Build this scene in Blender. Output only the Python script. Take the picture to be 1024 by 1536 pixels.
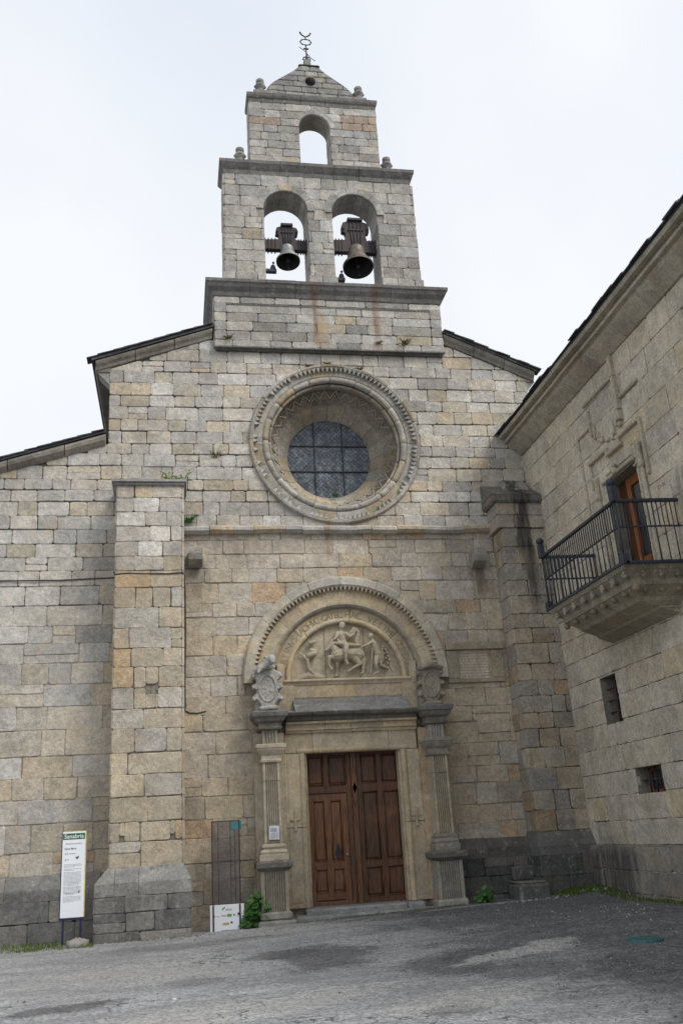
import bpy, bmesh, math, random
from mathutils import Vector, Matrix
from mathutils.geometry import delaunay_2d_cdt
from math import sin, cos, pi, radians, hypot, atan2, sqrt

for o in list(bpy.data.objects):
    bpy.data.objects.remove(o)
SC = bpy.context.scene
COL = SC.collection

# ---------------------------------------------------------------- camera
cam = bpy.data.cameras.new('camera')
cam.sensor_fit = 'VERTICAL'; cam.sensor_height = 36.0
cam.lens = 1405.88 / 1536 * 36.0
cam.clip_start = 0.1; cam.clip_end = 3000
camo = bpy.data.objects.new('camera', cam); COL.objects.link(camo)
pitch, yaw, roll = radians(18.9486), radians(10.5383), radians(-3.4507)
f0 = Vector((sin(yaw)*cos(pitch), cos(yaw)*cos(pitch), sin(pitch)))
r0 = Vector((cos(yaw), -sin(yaw), 0)); u0 = r0.cross(f0)
rr = r0*cos(roll) + u0*sin(roll); uu = -r0*sin(roll) + u0*cos(roll)
camo.matrix_world = Matrix(((rr.x, uu.x, -f0.x, 0), (rr.y, uu.y, -f0.y, -16.5), (rr.z, uu.z, -f0.z, 1.6), (0, 0, 0, 1)))
SC.camera = camo

# ---------------------------------------------------------------- sky, sun, exposure
SUN_DIR = Vector((0.62, -0.62, 0.85)).normalized()
W = bpy.data.worlds.new('World'); SC.world = W; W.use_nodes = True
nt = W.node_tree; nt.nodes.clear()
wo = nt.nodes.new('ShaderNodeOutputWorld'); bg = nt.nodes.new('ShaderNodeBackground')
sky = nt.nodes.new('ShaderNodeTexSky'); sky.sky_type = 'NISHITA'; sky.sun_disc = False
sky.sun_elevation = math.asin(SUN_DIR.z); sky.sun_rotation = atan2(SUN_DIR.x, SUN_DIR.y)
sky.air_density = 1.0; sky.dust_density = 2.0; sky.ozone_density = 1.0
tc = nt.nodes.new('ShaderNodeTexCoord'); nz = nt.nodes.new('ShaderNodeTexNoise')
nz.inputs['Scale'].default_value = 1.9; nz.inputs['Detail'].default_value = 4; nz.inputs['Roughness'].default_value = 0.45
nt.links.new(tc.outputs['Generated'], nz.inputs['Vector'])
cr = nt.nodes.new('ShaderNodeValToRGB')
cr.color_ramp.elements[0].position = 0.3; cr.color_ramp.elements[0].color = (7.9, 8.7, 9.9, 1)
cr.color_ramp.elements[1].position = 0.7; cr.color_ramp.elements[1].color = (10.5, 10.7, 11.0, 1)
nt.links.new(nz.outputs['Fac'], cr.inputs['Fac'])
mx = nt.nodes.new('ShaderNodeMix'); mx.data_type = 'RGBA'; mx.inputs['Factor'].default_value = 0.88
nt.links.new(sky.outputs[0], mx.inputs['A']); nt.links.new(cr.outputs[0], mx.inputs['B'])
nt.links.new(mx.outputs['Result'], bg.inputs['Color']); bg.inputs['Strength'].default_value = 0.060
nt.links.new(bg.outputs[0], wo.inputs[0])
sl = bpy.data.lights.new('sun', 'SUN'); sl.energy = 1.5; sl.angle = radians(26); sl.color = (1.0, 0.965, 0.91)
so = bpy.data.objects.new('sun', sl); COL.objects.link(so)
so.rotation_euler = SUN_DIR.to_track_quat('Z', 'Y').to_euler(); so.location = (20, -30, 40)
SC.view_settings.view_transform = 'Standard'; SC.view_settings.look = 'None'
SC.view_settings.exposure = 0.74; SC.view_settings.gamma = 1.0

# ---------------------------------------------------------------- materials
def _n(nt, t, **k):
    n = nt.nodes.new(t)
    for a, b in k.items():
        setattr(n, a, b)
    return n
def _noise(nt, pos, scale, detail=4, rough=0.55, sx=None):
    n = _n(nt, 'ShaderNodeTexNoise'); n.inputs['Scale'].default_value = scale
    n.inputs['Detail'].default_value = detail; n.inputs['Roughness'].default_value = rough
    if sx:
        m = _n(nt, 'ShaderNodeMapping'); m.inputs['Scale'].default_value = sx
        nt.links.new(pos, m.inputs['Vector']); pos = m.outputs[0]
    nt.links.new(pos, n.inputs['Vector']); return n.outputs['Fac']
def _map(nt, v, a, b, c=0.0, d=1.0, smooth=True):
    n = _n(nt, 'ShaderNodeMapRange'); n.interpolation_type = 'SMOOTHSTEP' if smooth else 'LINEAR'
    n.inputs['From Min'].default_value = a; n.inputs['From Max'].default_value = b
    n.inputs['To Min'].default_value = c; n.inputs['To Max'].default_value = d
    nt.links.new(v, n.inputs['Value']); return n.outputs[0]
def _math(nt, op, a, b=None):
    n = _n(nt, 'ShaderNodeMath', operation=op)
    for i, v in enumerate((a, b)):
        if v is None: continue
        if isinstance(v, (int, float)): n.inputs[i].default_value = v
        else: nt.links.new(v, n.inputs[i])
    return n.outputs[0]
def _mix(nt, fac, a, b, mode='MIX'):
    n = _n(nt, 'ShaderNodeMix'); n.data_type = 'RGBA'; n.blend_type = mode
    for k, v in (('Factor', fac), ('A', a), ('B', b)):
        s = n.inputs[k] if k == 'Factor' else [i for i in n.inputs if i.name == k and i.type == 'RGBA'][0]
        if isinstance(v, (int, float)): s.default_value = v
        elif isinstance(v, tuple): s.default_value = (*v, 1)
        else: nt.links.new(v, s)
    return [o for o in n.outputs if o.type == 'RGBA'][0]
def newmat(name, rough=0.9):
    m = bpy.data.materials.new(name); m.use_nodes = True; nt = m.node_tree
    b = nt.nodes['Principled BSDF']; b.inputs['Roughness'].default_value = rough
    return m, nt, b
def bump(nt, b, h, strength, dist=0.02):
    n = _n(nt, 'ShaderNodeBump'); n.inputs['Strength'].default_value = strength; n.inputs['Distance'].default_value = dist
    nt.links.new(h, n.inputs['Height']); nt.links.new(n.outputs[0], b.inputs['Normal'])

def stone_mat(name, attr=True, base=(0.35, 0.32, 0.28), streaks=(), lichen=0.35, dark=0.3, ochre=0.3, bumpy=0.5, speck=0.22):
    """granite: colour of each block from the face attribute 'col', then speckle, blotches, lichen and streaks with a shape of their own"""
    m, nt, b = newmat(name, 0.92)
    pos = _n(nt, 'ShaderNodeTexCoord').outputs['Object']
    if attr:
        a = _n(nt, 'ShaderNodeAttribute'); a.attribute_name = 'col'; c = a.outputs['Color']
    else:
        c = base
    sp = _noise(nt, pos, 55, 3, 0.7); sp2 = _noise(nt, pos, 17, 3, 0.6)
    c = _mix(nt, 1.0, c, _mix(nt, _map(nt, sp, .32, .68), (1-speck,)*3, (1+speck,)*3), 'MULTIPLY')
    c = _mix(nt, 1.0, c, _mix(nt, _map(nt, sp2, .3, .7), (0.86, 0.86, 0.87), (1.12, 1.11, 1.09)), 'MULTIPLY')
    pt = _noise(nt, pos, 4.6, 4, 0.6); lg = _noise(nt, pos, .75, 5, 0.65)
    c = _mix(nt, 1.0, c, _mix(nt, _map(nt, pt, .34, .66), (0.86, 0.855, 0.85), (1.12, 1.115, 1.105)), 'MULTIPLY')
    c = _mix(nt, 1.0, c, _mix(nt, _map(nt, lg, .35, .65), (0.86, 0.85, 0.84), (1.10, 1.10, 1.10)), 'MULTIPLY')
    vr = _noise(nt, pos, 1.0, 6, 0.7, sx=(3.2, 3.2, .4))
    c = _mix(nt, _math(nt, 'MULTIPLY', _map(nt, vr, .56, .74), dark*.5), c, (0.10, 0.095, 0.085))
    bl = _noise(nt, pos, 2.3, 5, 0.6)
    c = _mix(nt, _math(nt, 'MULTIPLY', _map(nt, bl, .52, .72), ochre), c, (0.36, 0.235, 0.11))
    li = _noise(nt, pos, 6.3, 6, 0.68)
    c = _mix(nt, _math(nt, 'MULTIPLY', _map(nt, li, .56, .70), lichen), c, (0.50, 0.49, 0.45))
    dk = _noise(nt, pos, 3.7, 7, 0.72)
    c = _mix(nt, _math(nt, 'MULTIPLY', _map(nt, dk, .57, .74), dark), c, (0.07, 0.068, 0.062))
    sep = _n(nt, 'ShaderNodeSeparateXYZ'); nt.links.new(pos, sep.inputs[0])
    run = _noise(nt, pos, 3.0, 5, 0.65, sx=(2.2, 2.2, 0.35))
    for (ax, x, hw, z0, z1, colr, amt) in streaks:
        dx = _math(nt, 'ABSOLUTE', _math(nt, 'SUBTRACT', sep.outputs[ax], x))
        dx = _math(nt, 'ADD', dx, _map(nt, run, .3, .7, -hw*.9, hw*.9, False))
        mk = _math(nt, 'MULTIPLY', _map(nt, dx, hw*1.15, hw*.2), _map(nt, sep.outputs[2], z0-.25, z0+.25))
        mk = _math(nt, 'MULTIPLY', mk, _map(nt, sep.outputs[2], z1+.12, z1-.12))
        mk = _math(nt, 'MULTIPLY', mk, _map(nt, run, .25, .55, .45, 1.0))
        c = _mix(nt, _math(nt, 'MULTIPLY', mk, amt), c, colr)
    nt.links.new(c, b.inputs['Base Color'])
    h = _math(nt, 'ADD', _math(nt, 'MULTIPLY', sp, .35), _math(nt, 'ADD', _math(nt, 'MULTIPLY', sp2, .5), _noise(nt, pos, 7, 4)))
    bump(nt, b, h, bumpy, 0.05)
    return m

def plain(name, col, rough=0.6, metal=0.0, var=0.15, scale=12, bumpy=0.1, spec=None):
    m, nt, b = newmat(name, rough); b.inputs['Metallic'].default_value = metal
    pos = _n(nt, 'ShaderNodeTexCoord').outputs['Object']
    n1 = _noise(nt, pos, scale, 5, .6)
    c = _mix(nt, _map(nt, n1, .3, .7), tuple(x*(1-var) for x in col), tuple(min(1, x*(1+var)) for x in col))
    nt.links.new(c, b.inputs['Base Color'])
    if bumpy: bump(nt, b, n1, bumpy, 0.01)
    if spec is not None: b.inputs['Specular IOR Level'].default_value = spec
    return m

RUST = (0.16, 0.055, 0.018); BLACK = (0.022, 0.021, 0.02)
def church_xy(st): return tuple((a, x-2.9 if a == 0 else x, h, z0-.3, z1-.3, c, k) for a, x, h, z0, z1, c, k in st)   # streaks are given in world metres
M = {}
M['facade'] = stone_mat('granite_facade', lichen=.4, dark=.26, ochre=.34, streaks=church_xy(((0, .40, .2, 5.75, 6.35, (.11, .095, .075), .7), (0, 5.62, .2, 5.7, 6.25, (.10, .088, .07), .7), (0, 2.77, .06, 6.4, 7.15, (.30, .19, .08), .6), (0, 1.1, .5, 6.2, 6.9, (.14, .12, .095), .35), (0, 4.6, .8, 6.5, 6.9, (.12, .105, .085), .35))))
M['belfry'] = stone_mat('granite_belfry', lichen=.32, dark=.34, ochre=.16,
    streaks=church_xy(((0, 2.73, .09, 10.9, 12.15, RUST, .6), (0, 3.99, .10, 11.0, 12.15, RUST, .6), (0, 4.0, .12, 10.75, 10.95, RUST, .7), (0, 2.86, .16, 10.7, 11.6, (.34, .22, .09), .5))))
M['butt'] = stone_mat('granite_buttress', lichen=.35, dark=.2, ochre=.4)
M['butt_r'] = stone_mat('granite_streaked', lichen=.3, dark=.34, ochre=.3,
    streaks=church_xy(((0, 6.42, .22, 6.3, 8.3, BLACK, .93), (0, 6.5, .13, 5.4, 6.6, BLACK, .75))))
M['plinth'] = stone_mat('damp_plinth_granite', lichen=.35, dark=.8, ochre=.0, streaks=church_xy(((0, -3.6, 2.3, .82, 1.02, BLACK, .6), (0, -.7, .35, .6, .95, BLACK, .45), (0, -.15, .2, .5, .9, BLACK, .5))))
M['portal'] = stone_mat('carved_sandstone', lichen=.14, dark=.22, ochre=.45, bumpy=.3, speck=.1)
M['weather'] = stone_mat('weathered_stone', lichen=.4, streaks=church_xy(((0, 2.73, .08, 11.8, 12.3, RUST, .55), (0, 3.99, .09, 11.8, 12.3, RUST, .55))), dark=.75, ochre=.05)
M['palace'] = stone_mat('palace_granite', lichen=.22, dark=.32, ochre=.28, bumpy=.4,
    streaks=((1, -5.55, .5, 2.4, 4.9, (.05, .048, .045), .55), (1, -1.6, .95, -1.2, -.08, BLACK, .72), (1, -0.8, .4, -1.0, -.1, BLACK, .6), (1, -1.3, .6, -.2, .12, BLACK, .35)))
M['mortar'] = stone_mat('lime_mortar', attr=False, base=(.10, .095, .085), lichen=.25, dark=.6, ochre=.1, bumpy=.7, streaks=church_xy(((0, 3.0, 6.0, -1, 6.8, (.30, .27, .215), .85), (0, -1.0, 1.5, -1, 5.4, (.28, .25, .2), .6))))
M['mortar_d'] = stone_mat('dark_mortar', attr=False, base=(.10, .095, .085), lichen=.3, dark=.5, ochre=.1, bumpy=.7)
M['bulk'] = stone_mat('rough_granite', attr=False, base=(.30, .28, .25), lichen=.3, dark=.5, ochre=.2)
M['relief'] = stone_mat('relief_limestone', attr=False, base=(.44, .385, .285), lichen=.15, dark=.3, ochre=.35, bumpy=.25, speck=.08)
M['shield'] = stone_mat('shield_granite', attr=False, base=(.36, .345, .32), lichen=.5, dark=.5, ochre=.03)
M['shield_w'] = stone_mat('shield_granite_warm', attr=False, base=(.29, .26, .205), lichen=.25, dark=.5, ochre=.2)
M['carve'] = plain('letter_shade_and_joint', (.255, .215, .15), .95)  # shade of cut letters put into the colour; slab joints use it too
M['slate'] = plain('slate', (.045, .047, .05), .6, var=.4, scale=6, bumpy=.4)
M['iron'] = plain('wrought_iron', (.03, .03, .034), .55, .3, var=.3)
M['iron_b'] = plain('painted_iron_blue_grey', (.030, .038, .055), .5, .1, var=.2)
M['bronze'] = plain('bell_bronze', (.30, .305, .30), .5, .5, var=.25, scale=9)
M['bronze_b'] = plain('bell_bronze_brown', (.18, .155, .13), .5, .5, var=.35, scale=9)
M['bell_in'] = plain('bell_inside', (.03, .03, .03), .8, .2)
M['glass_dark'] = plain('window_glass_dark', (.02, .022, .025), .12, 0, var=.2, bumpy=0)
M['white'] = plain('white_panel', (.80, .82, .84), .4, var=.03, scale=3, bumpy=0)
M['ink'] = plain('grey_ink', (.38, .40, .43), .7, bumpy=0)
M['ink_d'] = plain('dark_ink', (.07, .075, .09), .7, bumpy=0)
M['ink_m'] = plain('mid_ink', (.06, .056, .055), .7, bumpy=0)
M['green'] = plain('sign_green', (.012, .115, .045), .45, var=.06, bumpy=0)
M['yellow'] = plain('sign_yellow', (.72, .60, .22), .5, bumpy=0)
M['navy'] = plain('navy_metal', (.018, .016, .06), .45, .2, bumpy=0)
M['orange'] = plain('logo_orange', (.70, .36, .06), .5, bumpy=0)
M['logo_g'] = plain('logo_green', (.12, .30, .04), .5, bumpy=0)
M['red'] = plain('logo_red', (.45, .03, .03), .5, bumpy=0)
M['teal'] = plain('teal_paint', (.025, .10, .10), .5, var=.4, scale=30)
M['cyan'] = plain('teal_print', (.05, .17, .19), .4, bumpy=0)
M['brownmetal'] = plain('brown_metal', (.05, .028, .022), .45, .3, bumpy=0)
M['graffiti'] = plain('red_spray_paint', (.33, .05, .025), .8, bumpy=0)
M['paper'] = plain('paper', (.62, .66, .68), .8, var=.12, scale=14, bumpy=0)
M['pebble'] = plain('pale_pebble', (.5, .5, .48), .8)
M['cable'] = plain('black_cable', (.02, .02, .02), .6, bumpy=0)
M['yoke'] = plain('yoke_wood', (.055, .038, .038), .7, var=.4, scale=20, bumpy=.3)
M['moss'] = plain('moss', (.055, .075, .02), .95, var=.5, scale=25, bumpy=.6)

def wood(name, c1, c2, rough=.5):
    m, nt, b = newmat(name, rough)
    pos = _n(nt, 'ShaderNodeTexCoord').outputs['Object']
    g = _noise(nt, pos, 5, 6, .65, sx=(9, 9, .8)); g2 = _noise(nt, pos, 1.6, 4, .6)
    c = _mix(nt, _map(nt, g, .3, .7), c1, c2)
    c = _mix(nt, _math(nt, 'MULTIPLY', _map(nt, g2, .5, .75), .55), c, tuple(x*1.9 for x in c2))
    a = _n(nt, 'ShaderNodeAttribute'); a.attribute_name = 'col'
    c = _mix(nt, 1.0, c, a.outputs['Color'], 'MULTIPLY')
    nt.links.new(c, b.inputs['Base Color']); bump(nt, b, g, .25, .01)
    return m
M['door'] = wood('door_wood', (.06, .026, .012), (.19, .088, .040))
M['door_o'] = wood('orange_door_wood', (.19, .058, .014), (.30, .10, .028))

def leaf_mat(name, c1, c2):
    m, nt, b = newmat(name, .55)
    a = _n(nt, 'ShaderNodeAttribute'); a.attribute_name = 'col'
    pos = _n(nt, 'ShaderNodeTexCoord').outputs['Object']
    c = _mix(nt, _map(nt, _noise(nt, pos, 15, 3), .3, .7), c1, c2)
    c = _mix(nt, 1.0, c, a.outputs['Color'], 'MULTIPLY')
    nt.links.new(c, b.inputs['Base Color'])
    b.inputs['Subsurface Weight'].default_value = 0.0
    tr = _n(nt, 'ShaderNodeBsdfTranslucent'); nt.links.new(c, tr.inputs[0])
    ms = _n(nt, 'ShaderNodeMixShader'); ms.inputs[0].default_value = .25
    out = [n for n in nt.nodes if n.type == 'OUTPUT_MATERIAL'][0]
    nt.links.new(b.outputs[0], ms.inputs[1]); nt.links.new(tr.outputs[0], ms.inputs[2]); nt.links.new(ms.outputs[0], out.inputs[0])
    return m
M['leaf'] = leaf_mat('mallow_leaf', (.04, .115, .026), (.085, .20, .05))
M['fern'] = leaf_mat('fern_leaf', (.10, .16, .03), (.18, .26, .05))
M['grass'] = leaf_mat('grass_blade', (.065, .12, .018), (.12, .19, .035))
M['dry'] = leaf_mat('dry_weed', (.10, .085, .035), (.16, .14, .06))

def rose_glass():
    """leaded glass: small diamond and square quarries with pale cames"""
    m, nt, b = newmat('leaded_glass', .28)
    tcn = _n(nt, 'ShaderNodeTexCoord').outputs['Object']
    mp = _n(nt, 'ShaderNodeMapping'); mp.inputs['Rotation'].default_value = (radians(90), 0, radians(0))
    nt.links.new(tcn, mp.inputs['Vector'])
    def grid(rot, scale, mort):
        q = _n(nt, 'ShaderNodeMapping'); q.inputs['Rotation'].default_value = (0, 0, radians(rot)); q.inputs['Scale'].default_value = (scale,)*3
        nt.links.new(mp.outputs[0], q.inputs['Vector'])
        bt = _n(nt, 'ShaderNodeTexBrick'); bt.offset = 0.0
        bt.inputs['Scale'].default_value = 1; bt.inputs['Mortar Size'].default_value = mort; bt.inputs['Brick Width'].default_value = 1; bt.inputs['Row Height'].default_value = 1
        bt.inputs['Color1'].default_value = (0, 0, 0, 1); bt.inputs['Color2'].default_value = (1, 1, 1, 1); bt.inputs['Mortar'].default_value = (0, 0, 0, 1)
        nt.links.new(q.outputs[0], bt.inputs['Vector']); return bt
    g1 = grid(45, 7.6, .07); g2 = grid(0, 5.4, .04); g3 = grid(45, 15.2, .06)
    c = _mix(nt, g1.outputs['Color'], (.022, .032, .046), (.075, .10, .125))
    c = _mix(nt, _math(nt, 'MULTIPLY', g3.outputs['Fac'], .6), c, (.20, .235, .26))
    c = _mix(nt, _math(nt, 'MULTIPLY', g1.outputs['Fac'], .8), c, (.20, .23, .255))
    c = _mix(nt, _math(nt, 'MULTIPLY', g2.outputs['Fac'], .6), c, (.16, .185, .205))
    n = _noise(nt, tcn, 14, 4, .7)
    c = _mix(nt, _math(nt, 'MULTIPLY', _map(nt, n, .42, .62), .8), c, (.020, .028, .042))
    n5 = _noise(nt, tcn, 4.2, 3, .6)
    c = _mix(nt, 1.0, c, _mix(nt, _map(nt, n5, .35, .65), (.55, .58, .62), (1.5, 1.45, 1.4)), 'MULTIPLY')
    nt.links.new(c, b.inputs['Base Color']); bump(nt, b, _math(nt, 'ADD', n, _math(nt, 'MULTIPLY', g1.outputs['Fac'], .8)), .6, .02)
    return m
M['rose_glass'] = rose_glass()

def smoked():
    m, nt, b = newmat('smoked_glass', .08)
    b.inputs['Base Color'].default_value = (.035, .03, .032, 1); b.inputs['Specular IOR Level'].default_value = .5
    t = _n(nt, 'ShaderNodeBsdfTransparent'); t.inputs[0].default_value = (.84, .82, .815, 1)
    ms = _n(nt, 'ShaderNodeMixShader'); ms.inputs[0].default_value = .70
    out = [n for n in nt.nodes if n.type == 'OUTPUT_MATERIAL'][0]
    nt.links.new(b.outputs[0], ms.inputs[1]); nt.links.new(t.outputs[0], ms.inputs[2]); nt.links.new(ms.outputs[0], out.inputs[0])
    pos = _n(nt, 'ShaderNodeTexCoord').outputs['Object']
    n = _noise(nt, pos, 6, 5, .65)
    nt.links.new(_mix(nt, _map(nt, n, .35, .7), (.13, .122, .118), (.22, .208, .20)), b.inputs['Base Color'])
    return m
M['smoked'] = smoked()

def asphalt():
    m, nt, b = newmat('worn_asphalt', .93)
    pos = _n(nt, 'ShaderNodeTexCoord').outputs['Object']
    sep = _n(nt, 'ShaderNodeSeparateXYZ'); nt.links.new(pos, sep.inputs[0])
    X, Y = sep.outputs[0], sep.outputs[1]
    wob = _noise(nt, pos, 1.1, 6, .68); fine = _noise(nt, pos, 42, 3, .75); mid = _noise(nt, pos, 9, 5, .7)
    big = _noise(nt, pos, .55, 5, .6)
    c = _mix(nt, _map(nt, big, .32, .68), (.29, .29, .295), (.40, .40, .405))
    c = _mix(nt, _map(nt, mid, .35, .7, 0, .55), c, (.21, .206, .203))
    # dark gravelly wash towards the palace
    edge = _math(nt, 'ADD', X, _math(nt, 'MULTIPLY', _math(nt, 'SUBTRACT', wob, .5), 5.0))
    edge = _math(nt, 'ADD', edge, _math(nt, 'MULTIPLY', Y, .1))
    wash = _map(nt, edge, 2.0, 3.6)
    c = _mix(nt, _math(nt, 'MULTIPLY', _math(nt, 'MULTIPLY', wash, _map(nt, mid, .3, .6, .72, 1.0)), .95), c, (.09, .09, .094))
    stk = _noise(nt, pos, 1.6, 5, .65, sx=(.35, 2.6, 1))
    c = _mix(nt, 1.0, c, _mix(nt, _map(nt, stk, .33, .67), (.84,)*3, (1.13,)*3), 'MULTIPLY')
    def blob(cx, cy, rx, ry, rot, colr, amt, w=1.7):
        nonlocal c
        ca, sa = cos(rot), sin(rot)
        dx = _math(nt, 'SUBTRACT', X, cx); dy = _math(nt, 'SUBTRACT', Y, cy)
        u = _math(nt, 'DIVIDE', _math(nt, 'ADD', _math(nt, 'MULTIPLY', dx, ca), _math(nt, 'MULTIPLY', dy, sa)), rx)
        v = _math(nt, 'DIVIDE', _math(nt, 'SUBTRACT', _math(nt, 'MULTIPLY', dy, ca), _math(nt, 'MULTIPLY', dx, sa)), ry)
        d = _math(nt, 'SQRT', _math(nt, 'ADD', _math(nt, 'MULTIPLY', u, u), _math(nt, 'MULTIPLY', v, v)))
        d = _math(nt, 'ADD', d, _math(nt, 'MULTIPLY', _math(nt, 'SUBTRACT', mid, .5), w)); d = _math(nt, 'ADD', d, _math(nt, 'MULTIPLY', _math(nt, 'SUBTRACT', fine, .5), .9))
        d = _math(nt, 'ADD', d, _math(nt, 'MULTIPLY', _math(nt, 'SUBTRACT', wob, .5), w*1.3))
        c = _mix(nt, _math(nt, 'MULTIPLY', _map(nt, d, 1.15, .75), amt), c, colr)
    D = (.085, .084, .086); L = (.42, .41, .385)
    for a in BLOBS: blob(*[D if x == 'D' else L if x == 'L' else x for x in a])
    vo = _n(nt, 'ShaderNodeTexVoronoi'); vo.inputs['Scale'].default_value = 38; nt.links.new(pos, vo.inputs['Vector'])
    stn = _n(nt, 'ShaderNodeSeparateColor'); nt.links.new(vo.outputs['Color'], stn.inputs[0])
    c = _mix(nt, 1.0, c, _mix(nt, stn.outputs[0], (.68,)*3, (1.34, 1.33, 1.31)), 'MULTIPLY')
    c = _mix(nt, _math(nt, 'MULTIPLY', _map(nt, stn.outputs[1], .95, .98), .4), c, (.34, .335, .325))
    c = _mix(nt, 1.0, c, _mix(nt, _map(nt, fine, .3, .7), (.74,)*3, (1.25,)*3), 'MULTIPLY')
    cv = _n(nt, 'ShaderNodeTexVoronoi'); cv.feature = 'DISTANCE_TO_EDGE'; cv.inputs['Scale'].default_value = .8
    wv = _n(nt, 'ShaderNodeVectorMath', operation='ADD'); nsc = _n(nt, 'ShaderNodeTexNoise'); nsc.inputs['Scale'].default_value = 2.5; nsc.inputs['Detail'].default_value = 5
    nt.links.new(pos, nsc.inputs['Vector']); nt.links.new(pos, wv.inputs[0]); nt.links.new(nsc.outputs['Color'], wv.inputs[1]); nt.links.new(wv.outputs[0], cv.inputs['Vector'])
    crk = _math(nt, 'MULTIPLY', _map(nt, cv.outputs['Distance'], .012, .003), _map(nt, big, .44, .54))
    c = _mix(nt, _math(nt, 'MULTIPLY', crk, .85), c, (.04, .04, .04))
    nt.links.new(c, b.inputs['Base Color'])
    h = _math(nt, 'ADD', _math(nt, 'MULTIPLY', vo.outputs['Distance'], -.6), _math(nt, 'ADD', _math(nt, 'MULTIPLY', fine, .5), _math(nt, 'MULTIPLY', mid, 1.0)))
    bump(nt, b, h, .7, .03)
    return m
BLOBS = [(1.75, -4.6, .62, 1.1, .1, 'D', .78), (1.25, -3.9, .5, .35, .2, 'D', .7), (2.75, -6.1, .5, .62, .1, 'D', .75), (3.3, -6.9, .45, .4, .2, 'D', .55), (3.55, -5.95, .75, .26, .32, 'L', .8), (4.15, -5.6, .3, .18, .2, 'L', .6),
         (-1.05, -6.4, .45, .2, .3, 'D', .75), (-.6, -6.2, .3, .12, .2, 'D', .6), (2.2, -8.3, .28, .16, .1, 'D', .8), (2.6, -7.9, 1.1, .4, .2, 'L', .5), (.3, -2.2, 1.6, .5, .15, 'D', .35), (2.2, -1.6, 1.5, .45, .0, 'L', .55), (3.7, -1.5, 1.0, .35, .1, 'D', .6),
         (-.3, -4.4, 1.2, .9, .3, 'L', .35), (.6, -7.3, 1.3, .5, .2, 'L', .45), (4.6, -.95, 1.1, .12, .12, 'L', .5), (0.2, -5.4, .35, .25, 0, 'D', .4)]
M['asphalt'] = asphalt()

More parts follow.
